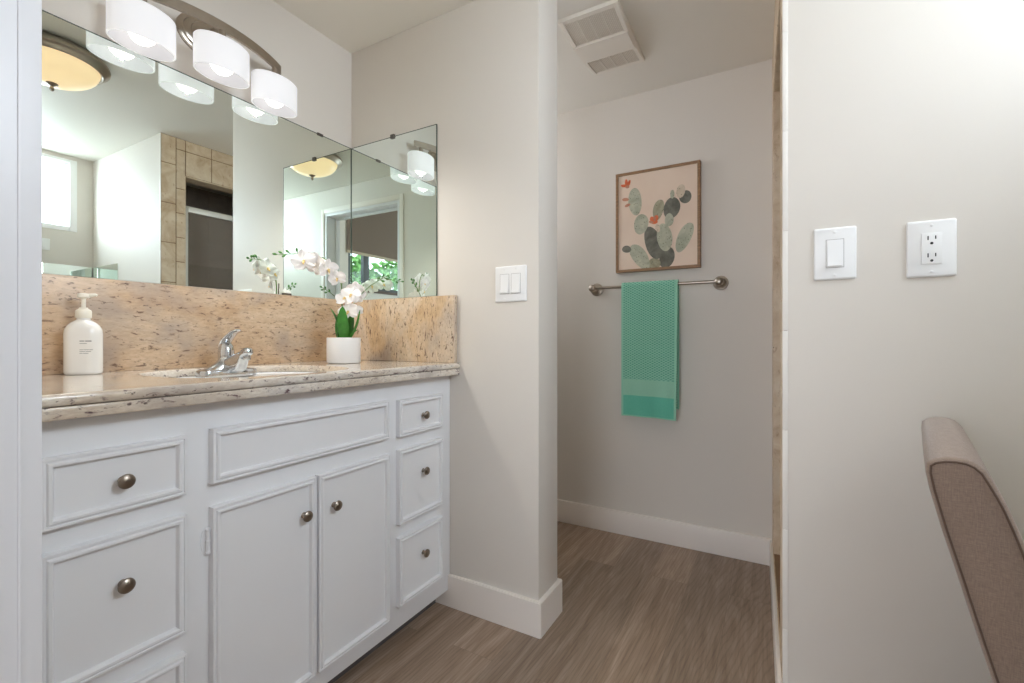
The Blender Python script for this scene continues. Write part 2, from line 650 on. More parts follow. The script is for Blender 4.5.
# ------------------------------------------------------------------ measures of the room
XD0, XD1 = 0.07, 0.193          # door wall
XS, XS2 = 1.400, 1.556          # partition beside the vanity
XR = 1.376                      # face of the right wall
YM = 1.5886                     # mirror wall (glass face 4 mm in front)
YE = 0.688                      # free end of the partition
XF = 2.3405                     # wall with the towel
YW = -0.970                     # window wall over the dressing corner
ZC = 2.2303                     # ceiling
YR = -0.0311                    # end of the right wall
BR_X, BR_Y0, BR_Y1, BR_Z = -3.25, -1.22, 2.5, 2.98   # bedroom behind the camera

# ------------------------------------------------------------------ setting
m = MB(); m.box(BR_X, XF + 0.1, -1.3, BR_Y1, -0.06, 0.0)
struct(m.build('floor', M['floor']), 'grey-brown wood-look plank floor', 'floor')
m = MB(); m.box(XD0 + 0.01, XF + 0.1, YW - 0.1, YM + 0.1, ZC, ZC + 0.06)
struct(m.build('ceiling', M['ceil']), 'plain off-white bathroom ceiling', 'ceiling')
NX0, NX1, NZ0, NZ1 = 1.74, 2.16, 1.56, 2.08
m = MB()
m.box(XD1, NX0, YM, YM + 0.1, 0, ZC); m.box(NX1, XF + 0.1, YM, YM + 0.1, 0, ZC)
m.box(NX0, NX1, YM, YM + 0.1, 0, NZ0); m.box(NX0, NX1, YM, YM + 0.1, NZ1, ZC)
struct(m.build('wall_left', M['wall']), 'off-white wall behind the vanity mirror', 'wall')
m = MB(); m.box(XS, XS2, YE, YM, 0, ZC, 0.004)
struct(m.build('wall_partition', M['wall']), 'off-white partition wall between vanity and toilet nook', 'wall')
m = MB(); m.box(XF, XF + 0.1, YW, YM, 0, ZC)
struct(m.build('wall_far', M['wall']), 'shaded wall of the nook with picture and towel bar', 'wall')
m = MB(); m.box(XR, 1.50, YW, YR, 0, ZC, 0.002)
struct(m.build('wall_right', M['wall']), 'white wall at right with switch and outlet', 'wall')
# window wall with an opening
WX0, WX1, WZ0, WZ1 = 0.34, 1.290, 1.7225, 2.205
m = MB()
m.box(XD0, XF, YW - 0.12, YW, 0, WZ0); m.box(XD0, WX0, YW - 0.12, YW, WZ0, ZC)
m.box(WX1, XF, YW - 0.12, YW, WZ0, ZC); m.box(WX0, WX1, YW - 0.12, YW, WZ1, ZC)
struct(m.build('wall_window', M['wall']), 'off-white wall with the high window', 'wall')
win = struct(thing('window_1', 'high white framed bathroom window seen in the vanity mirror', 'window', (WX0, YW, WZ0)))
w, h = WX1 - WX0, WZ1 - WZ0
m = MB()
for a in ((0, 0.035, 0, h), (w - 0.038, w, 0, h), (0.035, w - 0.038, 0, 0.03), (0.035, w - 0.038, h - 0.02, h)):
    m.box(a[0], a[1], -0.09, 0.006, a[2], a[3], 0.003)
m.box(w * 0.47, w * 0.47 + 0.03, -0.085, -0.045, 0.03, h - 0.02, 0.002)
m.build('window_frame', M['vinyl'], win)
m = MB(); m.box(0.035, w - 0.038, -0.07, -0.066, 0.03, h - 0.02)
m.build('pane', M['window_glass'], win)
w3 = struct(thing('window_3', 'small window high in the toilet nook', 'window', (NX0, YM, NZ0)))
m = MB()
w, h = NX1 - NX0, NZ1 - NZ0
for a in ((0, 0.03, 0, h), (w - 0.03, w, 0, h), (0.03, w - 0.03, 0, 0.03), (0.03, w - 0.03, h - 0.03, h)):
    m.box(a[0], a[1], 0.03, 0.08, a[2], a[3], 0.003)
m.build('window_frame', M['vinyl'], w3)
m = MB(); m.box(0.03, w - 0.03, 0.053, 0.057, 0.03, h - 0.03)
m.build('pane', M['window_glass'], w3)
# door wall
DY0, DY1, DZ = -0.075, 0.7145, 2.015
m = MB()
m.box(XD0, XD1, YW, DY0 - 0.02, 0, ZC); m.box(XD0, XD1, DY1 + 0.02, YM, 0, ZC); m.box(XD0, XD1, DY0 - 0.02, DY1 + 0.02, DZ + 0.02, ZC)
struct(m.build('wall_door', M['wall']), 'off-white wall around the bathroom doorway', 'wall')
d1 = struct(thing('door_1', 'white painted door frame at the left edge', 'door frame', (XD0, DY1, 0)))
m = MB()
o0 = Vector((XD0, DY1, 0))
for y0, y1 in ((DY1, DY1 + 0.02), (DY0 - 0.02, DY0)):
    m.box(-0.012, XD1 - XD0 + 0.0, y0 - DY1, y1 - DY1, 0, DZ + 0.02, 0.0012)
m.box(-0.012, XD1 - XD0, DY0 - DY1, 0, DZ, DZ + 0.02, 0.0012)
# shallow bead on each face
sx = XD1 - XD0 - 0.018
for s, yy in ((-1, 0.0), (1, DY0 - DY1)):
    m.box(sx - 0.0015, sx + 0.0015, min(yy, yy + s * 0.0012), max(yy, yy + s * 0.0012), 0, DZ, 0.0004)
m.build('jamb', M['jamb'], d1)
m = MB()
for y0, y1 in ((DY1 + 0.026, DY1 + 0.062), (DY0 - 0.062, DY0 - 0.026)):
    m.box(XD1 - XD0, XD1 - XD0 + 0.006, y0 - DY1, y1 - DY1, 0, DZ + 0.062, 0.003)
m.box(XD1 - XD0, XD1 - XD0 + 0.006, DY0 - DY1 - 0.026, 0.026, DZ + 0.026, DZ + 0.062, 0.003)
m.build('casing', M['trim'], d1)
m = MB()
for y0, y1 in ((-0.012, 0.0), (DY0 - DY1, DY0 - DY1 + 0.012)):
    m.box(0.0, 0.035, y0, y1, 0, DZ - 0.012, 0.002)
m.box(0.0, 0.035, DY0 - DY1, 0, DZ - 0.012, DZ, 0.002)
m.build('door_stop', M['jamb'], d1)

# bedroom shell behind the camera
m = MB(); m.box(BR_X, XD0, BR_Y1, BR_Y1 + 0.1, 0, BR_Z); struct(m.build('wall_bedroom_left', M['wall']))
bx0, bx1, bz0, bz1 = -2.9, -1.03, 1.60, 2.86
m = MB()
m.box(BR_X, XD0, BR_Y0 - 0.1, BR_Y0, 0, bz0); m.box(BR_X, bx0, BR_Y0 - 0.1, BR_Y0, bz0, BR_Z)
m.box(bx1, XD0, BR_Y0 - 0.1, BR_Y0, bz0, BR_Z); m.box(bx0, bx1, BR_Y0 - 0.1, BR_Y0, bz1, BR_Z)
struct(m.build('wall_bedroom_right', M['wall']))
m = MB()
m.box(BR_X - 0.1, BR_X, BR_Y0, -0.7, 0, BR_Z); m.box(BR_X - 0.1, BR_X, 1.9, BR_Y1, 0, BR_Z); m.box(BR_X - 0.1, BR_X, -0.7, 1.9, 2.25, BR_Z)
struct(m.build('wall_bedroom_back', M['wall']))
m = MB(); m.box(BR_X - 0.1, XD0 + 0.01, BR_Y0 - 0.1, BR_Y1 + 0.1, BR_Z, BR_Z + 0.06); struct(m.build('ceiling_bedroom', M['ceil']))
m = MB(); m.box(XD0 - 0.001, XD0 + 0.02, BR_Y0, BR_Y1, ZC, BR_Z)
m.box(XD0 - 0.001, XD0 + 0.02, YM, BR_Y1, 0, ZC); m.box(XD0 - 0.001, XD0 + 0.02, BR_Y0, YW, 0, ZC)
struct(m.build('wall_bedroom_front', M['wall']))
w2 = struct(thing('window_2', 'grey framed bedroom window reflected in the corner mirrors', 'window', (bx0, BR_Y0, bz0)))
m = MB()
w, h = bx1 - bx0, bz1 - bz0
for a in ((0, 0.05, 0, h), (w - 0.05, w, 0, h), (0.05, w - 0.05, 0, 0.04), (0.05, w - 0.05, h - 0.04, h)):
    m.box(a[0], a[1], -0.08, -0.02, a[2], a[3], 0.003)
mx = -1.335 - bx0
m.box(mx - 0.045, mx + 0.045, -0.075, -0.025, 0.04, h - 0.04, 0.003)
m.build('window_frame', M['darkframe'], w2)
m = MB(); m.box(0.05, w - 0.05, -0.052, -0.048, 0.04, h - 0.04)
m.build('pane', M['window_glass'], w2)
m = MB(); m.box(-0.03, w + 0.03, 0.0, 0.05, -0.03, 0.0, 0.003)
m.build('window_sill', M['sillwood'], w2)

# tiled shower front: one wall, slightly out of square, with a door opening
P0, P1 = Vector((XR + 0.001, -0.0191)), Vector((XF, 0.006))
TL = (P1 - P0).length
tang = math.atan2(P1.y - P0.y, P1.x - P0.x)
m = MB()
OX0, OX1, OZ = 0.128, 0.80, 2.010
for a in ((0, OX0, 0, ZC), (OX1, TL, 0, ZC), (OX0, OX1, OZ, ZC), (OX0, OX1, 0, 0.12)):
    m.box(a[0], a[1], -0.105 if a[0] > 0.01 else -0.0115, -0.003, a[2], a[3])
m.box(0.124, OX0, -0.105, -0.004, 0, ZC)
m.mi = 1
m.box(OX0 - 0.001, OX0 + 0.006, -0.104, -0.003, 0.12, OZ)
m.box(OX1 - 0.006, OX1 + 0.001, -0.104, -0.003, 0.12, OZ)
m.box(OX0, OX1, -0.104, -0.003, OZ - 0.006, OZ + 0.001)
G = 0.0022


def tiles(x0, xs, z0, z1, dz, ph=0.0):
    """Columns of tiles with open joints."""
    for i in range(len(xs) - 1):
        z = z0 - ph
        while z < z1 - 0.004:
            a, b = max(z, z0), min(z + dz, z1)
            if b - a > 0.01:
                m.box(xs[i] + G, xs[i + 1] - G, -0.006, 0.0, a + G, b - G, 0.0012, 1)
            z += dz


tiles(0, [0, 0.080], 0.001, ZC, 0.24, 0.10)
tiles(0, [0.080, OX0 + 0.004], 0.001, OZ + 0.02, 0.15, 0.03)
xs = [0.080, OX0 + 0.004] + [OX0 + 0.155 * k for k in range(1, 5)] + [TL]
tiles(0, xs, OZ + 0.0, ZC, 0.152)
tiles(0, [OX1, OX1 + 0.08, TL], 0.001, OZ, 0.24)
tiles(0, [OX0, OX0 + 0.24, OX0 + 0.48, OX1], 0.001, 0.12, 0.12)
ws = struct(m.build('wall_shower', [M['grout'], M['tile']]), 'travertine tiled wall with the shower opening', 'wall')
ws.location = (P0.x, P0.y, 0)
ws.rotation_euler = (0, 0, tang)
# shower interior lining
m = MB()
sx0, sx1, sy0, sy1 = 1.50, XF, YW, -0.13
m.box(sx0, sx1, sy0, sy0 + 0.02, 0, ZC)
m.box(sx0, sx0 + 0.012, sy0, sy1, 0, ZC)
m.box(sx1 - 0.02, sx1, sy0, sy1, 0, ZC)
m.mi = 1
z = 0.0
while z < ZC - 0.02:
    top = min(z + 0.20, ZC)
    m.mi = 2 if 1.38 < z + 0.1 < 1.56 else 1
    x = sx0 + 0.02
    while x < sx1 - 0.03:
        m.box(x + 0.0015, min(x + 0.2, sx1 - 0.02) - 0.0015, sy0 + 0.019, sy0 + 0.025, z + 0.0015, top - 0.0015, 0.001, 1)
        x += 0.2
    z = top
m.mi = 1
m.box(sx0 + 0.010, sx0 + 0.016, sy0 + 0.02, sy1, 0, ZC)
m.box(sx1 - 0.026, sx1 - 0.020, sy0 + 0.02, sy1, 0, ZC)
struct(m.build('wall_shower_lining', [M['showergrout'], M['showertile'], M['showerband']]), 'taupe tiled lining of the shower', 'wall')

# baseboards
BH, BT = 0.118, 0.014


def baseboard(name, quads, label):
    """Runs of board given as (x0, x1, y0, y1)."""
    m = MB()
    for x0, x1, y0, y1 in quads:
        m.box(x0, x1, y0, y1, 0, BH, 0.003)
    struct(m.build(name, M['trim']), label, 'baseboard')


m = MB()
prof = [(XS - BT, YE - BT), (XS2 + BT, YE - BT), (XS2 + BT, YM), (XS2, YM), (XS2, YE), (XS, YE), (XS, 1.12), (XS - BT, 1.12)]
m.prism(prof, 'z', 0, BH)
bmesh.ops.bevel(m.bm, geom=[e for e in m.bm.edges if all(abs(v.co.z - BH) < 1e-5 for v in e.verts)] + [e for e in m.bm.edges if abs(e.verts[0].co.z - e.verts[1].co.z) > 0.05 and abs(e.verts[0].co.y - (YE - BT)) < 1e-4], offset=0.003, segments=2, affect='EDGES')
struct(m.build('baseboard_partition', M['trim']), 'white baseboard wrapping the partition end', 'baseboard')
baseboard('baseboard_far', [(XF - BT, XF, 0.006, YM)], 'white baseboard under the towel wall')
baseboard('baseboard_right', [(XR - BT, XR, YW, YR)], 'white baseboard on the right wall')
m = MB(); m.box(0.0, TL - 0.002, 0.0, 0.011, 0, 0.115, 0.003)
o = struct(m.build('baseboard_shower', M['trim']), 'white baseboard under the tiled shower wall', 'baseboard')
o.location = (P0.x, P0.y, 0); o.rotation_euler = (0, 0, tang)
# narrow edge bead of the right wall, with its joints
m = MB()
z = 0.0
while z < ZC - 0.01:
    t = min(z + 0.255, ZC)
    m.box(XR - 0.0015, XR + 0.0008, YR - 0.0005, -0.0194, z + 0.0004, t - 0.0004, 0.0003)
    z = t
struct(m.build('trim_1', M['edge']), 'white edge trim between right wall and shower tile', 'trim')

# ------------------------------------------------------------------ mirrors
ZM0, ZM1, YSM = 1.1625, 1.8173, 1.1188


def mirror_panel(name, label, box, face, clips, cat='mirror', group=None, edge=1):
    """Thin glass sheet: silvered front face, ground edge; clips are small boxes."""
    t = thing(name, label, cat, (box[0], box[2], box[4]), 0, group)
    x0, x1, y0, y1, z0, z1 = box
    m = MB()
    m.box(0, x1 - x0, 0, y1 - y0, 0, z1 - z0)
    ax, sg = face
    m.bm.normal_update()
    for f in m.bm.faces:
        f.material_index = 0 if (f.normal[ax] * sg) > 0.5 else 1
    m.build('mirror_glass', [M['mirror'], M['mirror_edge'] if edge else M['mirror']], t, smooth=False)
    m = MB()
    ew = 0.0022
    wx, wy, wz = x1 - x0, y1 - y0, z1 - z0
    if ax == 1:
        ya, yb = (-0.0004, wy * 0.5) if sg < 0 else (wy * 0.5, wy + 0.0004)
        if edge == 1:
            m.box(0, wx, ya, yb, wz - ew, wz + 0.0004); m.box(0, ew, ya, yb, 0, wz - ew)
        m.box(wx - ew, wx, ya, yb, 0, wz - ew)
    else:
        m.box(-0.0004, wx * 0.5, 0, wy, wz - ew, wz + 0.0004); m.box(-0.0004, wx * 0.5, 0, ew, 0, wz - ew); m.box(-0.0004, wx * 0.5, wy - ew, wy, 0, wz - ew)
    if edge: m.build('polished_edge', M['mirror_edge'], t, smooth=False)
    for c in clips:
        m = MB()
        m.box(c[0] - x0, c[1] - x0, c[2] - y0, c[3] - y0, c[4] - z0, c[5] - z0, 0.0008)
        m.build('mirror_clip', M['clip'], t)
    return t


MT = 0.004
mirror_panel('vanity_mirror', 'large frameless mirror above the granite backsplash behind the faucet', (XD1 + 0.005, XS - MT - 0.001, YM - MT, YM, ZM0, ZM1), (1, -1),
             [(1.226, 1.252, YM - MT - 0.003, YM, ZM1 - 0.006, ZM1 + 0.004), (1.075, 1.11, YM - MT - 0.004, YM, ZM0 - 0.002, ZM0 + 0.006)])
mirror_panel('side_mirror', 'narrower frameless mirror on the partition, right of the corner', (XS - MT, XS, YSM, YM - 0.0005, ZM0, ZM1), (0, -1),
             [(XS - MT - 0.005, XS, 1.334, 1.354, ZM1 - 0.008, ZM1 + 0.008)])
mirror_panel('dressing_mirror', 'mirror below the high window, its top edge reflected above the soap bottle', (0.50, XR - 0.006, YW, YW + MT, 0.98, 1.4925), (1, 1), [], edge=0.5)
mirror_panel('dressing_side_mirror', 'mirror on the right wall meeting the mirror below the high window', (XR - MT, XR, YW + 0.006, -0.58, 0.98, 1.4925), (0, -1), [], edge=0)

# ------------------------------------------------------------------ vanity cabinet
YF = 1.058
cabx0, cabx1 = XD1 + 0.002, XS - 0.002
CZ0, CZ1 = 0.062, 0.864
van = thing('vanity_cabinet', 'white painted vanity cabinet with raised moulding drawers and doors under the granite counter', 'cabinet', (cabx0, YF, 0))


def rel(x0, x1, y0, y1, z0, z1): return (x0 - cabx0, x1 - cabx0, y0 - YF, y1 - YF, z0, z1)


m = MB()
m.box(*rel(cabx0, cabx1, YF, YF + 0.02, CZ0, CZ1), bevel=0.001)
m.box(*rel(cabx0, cabx0 + 0.016, YF + 0.02, YM - 0.002, CZ0, CZ1)); m.box(*rel(cabx1 - 0.016, cabx1, YF + 0.02, YM - 0.002, CZ0, CZ1))
m.box(*rel(cabx0 + 0.016, cabx1 - 0.016, YF + 0.02, YM - 0.002, CZ0, CZ0 + 0.016))
m.build('cabinet_body', M['cab'], van)
m = MB(); m.box(*rel(cabx0, cabx1 - 0.016, YF + 0.055, YF + 0.07, 0, CZ0)); m.build('toe_kick', M['kick'], van)
PROF = [(0.0, 0.0), (0.0, 0.0165), (0.001, 0.0178), (0.0045, 0.0178), (0.0053, 0.0158), (0.0073, 0.0158), (0.0083, 0.0182), (0.0098, 0.0195), (0.0138, 0.0195), (0.0155, 0.0180), (0.0172, 0.0108), (0.0182, 0.0098)]


def front(name, x0, x1, z0, z1, knob=None, kr=1.0):
    lp = []
    for ins, ht in PROF:
        lp.append([(x0 + ins - cabx0, -ht, z0 + ins), (x1 - ins - cabx0, -ht, z0 + ins), (x1 - ins - cabx0, -ht, z1 - ins), (x0 + ins - cabx0, -ht, z1 - ins)])
    m = MB(); m.loops(lp)
    o = m.build(name, M['cab'], van, smooth=True, angle=20)
    if knob:
        k = Matrix.Translation(Vector((knob[0] - cabx0, -0.009, knob[1]))) @ Matrix.Rotation(R(90), 4, 'X') @ Matrix.Diagonal((0.87, 0.87, 0.95, 1))
        m = MB()
        m.lathe([(0.0085, 0), (0.0085, 0.002), (0.006, 0.004), (0.0055, 0.010), (0.008, 0.013), (0.0145, 0.016), (0.0158, 0.0185), (0.0150, 0.0215), (0.0105, 0.0245), (0.005, 0.0258), (0.0, 0.026)], k, 28)
        kb = m.build('knob', M['bronze'], o)
        kb['label'] = 'small round aged nickel knob'
    return o


LX0, LX1, RX0, RX1 = 0.2790, 0.496, 1.113, 1.337
for x0, x1, kx in ((LX0, LX1, 0.391), (RX0, RX1, 1.234)):
    front('drawer', x0, x1, 0.682, 0.801, (kx, 0.738))
    front('drawer', x0, x1, 0.401, 0.641, (kx, 0.547))
    front('drawer', x0, x1, 0.137, 0.358, (kx, 0.266))
front('false_front', 0.546, 1.068, 0.688, 0.806)
dl = front('door', 0.546, 0.8035, 0.118, 0.638, (0.770, 0.547))
dr = front('door', 0.8115, 1.071, 0.118, 0.638, (0.863, 0.545))
for d, hx, sgn in ((dl, 0.546, -1), (dr, 1.071, 1)):
    for hz in (0.567, 0.19):
        m = MB()
        x = hx - cabx0 + sgn * 0.0045
        m.tube([(x, -0.006, hz - 0.024), (x, -0.006, hz + 0.024)], 0.0045, 10)
        for q in (-0.024, 0.0, 0.024):
            m.sphere((x, -0.006, hz + q), 0.0055, u=10, v=6)
        m.prism([(x + sgn * 0.018 * c, hz + zz) for c, zz in ((0, -0.03), (0.5, -0.022), (0.7, 0), (0.5, 0.022), (0, 0.03))], 'y', -0.0018, 0.0)
        m.build('hinge', M['cab'], d)

# ------------------------------------------------------------------ granite counter
YC = 1.0136
top = thing('countertop', 'cream granite vanity counter with brown flecks, backsplash and stepped front edge', 'countertop', (XD1, YC, 0.866))
CT = 0.909


def crel(x, y, z): return (x - XD1, y - YC, z - 0.866)


SX, SY, SA, SB = 0.783, 1.285, 0.243, 0.222


def hole(k, n, s=1.0):
    a = 2 * PI * k / n
    c, s_ = math.cos(a), math.sin(a)
    e = 2 / 2.7
    return (SX + SA * s * math.copysign(abs(c) ** e, c), SY + SB * s * math.copysign(abs(s_) ** e, s_))


def slab(m, z0, z1, y_front, nose):
    """Slab with the oval sink hole cut out; front edge rounded by nose."""
    n = 64
    x0, x1, y1 = XD1 + 0.001, XS - 0.001, YM - 0.001
    rect = []
    for k in range(n):
        hx, hy = hole(k, n)
        a = math.atan2(hy - SY, hx - SX)
        dx, dy = math.cos(a), math.sin(a)
        t = 1e9
        if dx > 1e-6: t = min(t, (x1 - SX) / dx)
        if dx < -1e-6: t = min(t, (x0 - SX) / dx)
        if dy > 1e-6: t = min(t, (y1 - SY) / dy)
        if dy < -1e-6: t = min(t, (y_front + nose - SY) / dy)
        rect.append((SX + dx * t, SY + dy * t))
    # snap nearest ring points to the rectangle corners
    for cx, cy in ((x0, y_front + nose), (x1, y_front + nose), (x0, y1), (x1, y1)):
        i = min(range(n), key=lambda j: (rect[j][0] - cx) ** 2 + (rect[j][1] - cy) ** 2)
        rect[i] = (cx, cy)
    ho = [hole(k, n) for k in range(n)]
    hi = [hole(k, n, 0.985) for k in range(n)]
    r2 = lambda L, z: [crel(a, b, z) for a, b in L]
    m.loops([r2(rect, z0), r2(rect, z1), r2(ho, z1), r2(ho, z1), r2([hole(k, n, 0.992) for k in range(n)], z1 - 0.003), r2(hi, z1 - 0.008), r2(hi, z0), r2(rect, z0)], False, False)
    # nosing
    pr = []
    for k in range(9):
        a = R(-90 + 180 * k / 8)
        hh = (z1 - z0) / 2
        pr.append((y_front + nose - nose * math.cos(a) ** 0.7 if abs(math.cos(a)) > 1e-6 else y_front + nose, z0 + hh + hh * math.sin(a)))
    m.prism([(q[0] - YC, q[1] - 0.866) for q in pr], 'x', x0 - XD1, x1 - XD1)


m = MB()
slab(m, 0.8885, CT, YC - 0.003, 0.007)
slab(m, 0.866, 0.8875, YC, 0.002)
bmesh.ops.remove_doubles(m.bm, verts=m.bm.verts[:], dist=1e-5)
m.build('counter_slab', M['granite_top'], top, angle=40)
m = MB(); m.box(*[a - b for a, b in zip((XD1 + 0.001, XS - 0.021, YM - 0.02, YM - 0.0005, CT, 1.160), (XD1, XD1, YC, YC, 0.866, 0.866))], bevel=0.0025)
m.build('backsplash', M['granite_back'], top)
m = MB(); m.box(*[a - b for a, b in zip((XS - 0.0205, XS - 0.0005, 1.024, YM - 0.0005, CT, 1.160), (XD1, XD1, YC, YC, 0.866, 0.866))], bevel=0.004)
m.build('side_splash', M['granite_side'], top)

# ------------------------------------------------------------------ sink and faucet
sink = thing('sink', 'white oval undermount sink set in the granite counter', 'sink', (SX, SY, 0.885))
m = MB()
n = 56
lp = []
for s, z in ((0.981, 0.8872), (0.972, 0.8872), (0.971, 0.8855), (0.965, 0.8838)):
    lp.append([(hole(k, n, s)[0] - SX, hole(k, n, s)[1] - SY, z - 0.885) for k in range(n)])
# bowl sits towards the front, leaving a flat faucet deck behind
for s, z in ((0.94, 0.881), (0.90, 0.865), (0.84, 0.82), (0.70, 0.77), (0.45, 0.745), (0.12, 0.74)):
    q = []
    for k in range(n):
        a = 2 * PI * k / n
        q.append((SA * s * math.cos(a) * 0.93, -0.045 + (SB - 0.055) * s * math.sin(a), z - 0.885))
    lp.append(q)
m.loops(lp, False, True)
# outer shell so that the bowl has thickness
lp = []
for s, z in ((0.985, 0.8862), (0.975, 0.8665), (0.90, 0.8655)):
    lp.append([(hole(k, n, s * 0.984)[0] - SX, hole(k, n, s * 0.984)[1] - SY, z - 0.885) for k in range(n)])
for s, z in ((0.93, 0.86), (0.89, 0.81), (0.76, 0.757), (0.5, 0.733), (0.12, 0.728)):
    lp.append([(SA * s * math.cos(2 * PI * k / n) * 0.94, -0.045 + (SB - 0.056) * s * math.sin(2 * PI * k / n), z - 0.885) for k in range(n)])
m.loops(lp, False, True)
m.build('basin', M['porcelain'], sink)
m = MB(); m.lathe([(0.021, 0), (0.021, 0.003), (0.016, 0.004), (0.014, 0.001), (0, 0.001)], Matrix.Translation((0, -0.035, -0.1455)), 24)
m.build('drain', M['chrome'], sink)

FX, FY, FZ = 0.803, 1.452, 0.8842
fau = thing('faucet', 'chrome single-lever faucet on the sink deck', 'faucet', (FX, FY, FZ))
m = MB()
rr = rounded(0.172, 0.056, 0.024, 6)
m.loops([[(x * s, y * s + 0.0, z) for x, y in rr] for s, z in ((1.0, 0), (1.0, 0.015), (0.975, 0.020), (0.90, 0.0225))])
# body: ridge that rises from the plate to the spout root
lp = []
for t in [i / 10 for i in range(11)]:
    zz = 0.018 + t * 0.036
    wx = 0.058 * (1 - t) ** 1.5 + 0.0215
    wy = 0.0235 - 0.003 * t
    lp.append([(wx * math.cos(2 * PI * k / 28), wy * math.sin(2 * PI * k / 28) + 0.004, zz) for k in range(28)])
m.loops(lp)
m.build('base_plate', M['chrome'], fau)
m = MB()
lp = []
for y, zt_, zb_, hw in ((0.024, 0.030, 0.016, 0.018), (0.016, 0.046, 0.012, 0.0215), (-0.010, 0.056, 0.010, 0.021), (-0.040, 0.067, 0.011, 0.019), (-0.066, 0.075, 0.014, 0.0170), (-0.078, 0.078, 0.020, 0.0162), (-0.086, 0.080, 0.040, 0.0156), (-0.090, 0.0845, 0.056, 0.0150), (-0.101, 0.0885, 0.062, 0.0145), (-0.110, 0.0890, 0.0650, 0.0135), (-0.117, 0.086, 0.068, 0.0098), (-0.1195, 0.081, 0.072, 0.004)):
    zm, hh = (zt_ + zb_) / 2, (zt_ - zb_) / 2
    q = []
    for k in range(24):
        a = 2 * PI * k / 24
        c_, s_ = math.cos(a), math.sin(a)
        e = 0.62
        q.append((hw * math.copysign(abs(c_) ** e, c_) * (1 - 0.25 * max(0, s_)), y, zm + hh * math.copysign(abs(s_) ** e, s_)))
    lp.append(q)
m.loops(lp)
sp = m.build('spout', M['chrome'], fau)
m = MB(); m.lathe([(0.0098, 0), (0.0102, 0.002), (0.0102, 0.014), (0.008, 0.016)], Matrix.Translation((0, -0.102, 0.052)), 20)
m.build('aerator', M['chrome'], sp)
m = MB()
m.lathe([(0.0215, 0.052), (0.0225, 0.060), (0.0222, 0.078), (0.020, 0.092), (0.014, 0.101), (0.006, 0.105), (0, 0.106)], Matrix.Translation((0, 0.006, 0)), 24)
# lever blade, sweeping up and towards the user
lp = []
for y, z, hw, hh in ((0.024, 0.090, 0.015, 0.009), (0.008, 0.105, 0.0185, 0.014), (-0.010, 0.119, 0.0165, 0.0125), (-0.028, 0.130, 0.0145, 0.0095), (-0.043, 0.137, 0.0140, 0.0075), (-0.054, 0.139, 0.0115, 0.0055), (-0.059, 0.1395, 0.006, 0.003)):
    lp.append([(hw * math.cos(2 * PI * k / 16), y - 0.45 * hh * math.sin(2 * PI * k / 16), z + 0.9 * hh * math.sin(2 * PI * k / 16)) for k in range(16)])
m.loops(lp)
m.build('lever_handle', M['chrome'], fau)

# ------------------------------------------------------------------ soap bottle
soap = thing('soap_dispenser', 'white pump soap bottle with small grey print on the counter by the door frame', 'bottle', (0.485, 1.515, CT + 0.0006), R(-36))
m = MB()
lp = []
for z, w_, d_, r_ in ((0.0, 0.066, 0.046, 0.020), (0.002, 0.071, 0.050, 0.022), (0.008, 0.0745, 0.053, 0.0245), (0.10, 0.0745, 0.053, 0.0245), (0.112, 0.072, 0.052, 0.0245), (0.121, 0.064, 0.048, 0.0235), (0.129, 0.050, 0.042, 0.0205), (0.134, 0.036, 0.034, 0.0168), (0.137, 0.027, 0.027, 0.0133), (0.143, 0.026, 0.026, 0.0129)):
    lp.append([(x, y, z) for x, y in rounded(w_, d_, r_, 7)])
m.loops(lp)
m.build('bottle_body', M['soap'], soap)
m = MB()
m.lathe([(0.0150, 0.141), (0.0158, 0.143), (0.0158, 0.158), (0.0145, 0.161), (0.009, 0.165), (0.008, 0.168)], None, 28)
m.build('pump_collar', M['pump'], soap)
m = MB()
m.lathe([(0.0045, 0.166), (0.0045, 0.190), (0.0065, 0.192), (0.0125, 0.193), (0.0130, 0.198), (0.0115, 0.2025), (0.006, 0.204), (0, 0.204)], None, 24)
m.tube([(0.004, 0, 0.1975), (0.016, 0, 0.1995), (0.0235, 0, 0.2005), (0.0265, 0, 0.1985)], [0.0055, 0.0046, 0.0036, 0.003], 12)
m.build('pump_head', M['pump'], soap)
m = MB()
yf = -0.0268
for z, segs in ((0.0835, [(0.000, 0.009), (0.0105, 0.023)]), (0.0775, [(0.000, 0.014)]), (0.062, [(0, 0.007), (0.008, 0.018), (0.019, 0.0265)]), (0.0575, [(0, 0.011), (0.012, 0.022)]), (0.053, [(0, 0.006), (0.007, 0.017)])):
    hh = 0.0013 if z > 0.08 else 0.0007
    for a, b in segs:
        if b > 0.0125: b = min(b, 0.0255)
        m.box(a + 0.001, b + 0.001, yf, yf + 0.001, z - hh, z + hh)
m.build('label_print', M['ink'], soap)

# ------------------------------------------------------------------ orchid
OX, OY = 1.178, 1.376
orch = thing('potted_orchid', 'white orchid in a plain white pot in the counter corner', 'plant', (OX, OY, CT + 0.0006))
m = MB()
m.lathe([(0.055, 0), (0.0575, 0.0015), (0.0588, 0.004), (0.0592, 0.090), (0.0585, 0.0925), (0.0565, 0.093), (0.055, 0.091), (0.0545, 0.078), (0, 0.078)], None, 40)
m.build('pot', M['ceramic'], orch)
m = MB()
m.sphere((0, 0, 0.074), 0.0535, 1, 1, 0.22, 24, 10)
for i in range(40):
    a, r_ = random.uniform(0, 2 * PI), 0.048 * math.sqrt(random.random())
    m.sphere((r_ * math.cos(a), r_ * math.sin(a), 0.083), random.uniform(0.003, 0.007), u=6, v=4)
m.build('moss', M['moss'], orch)


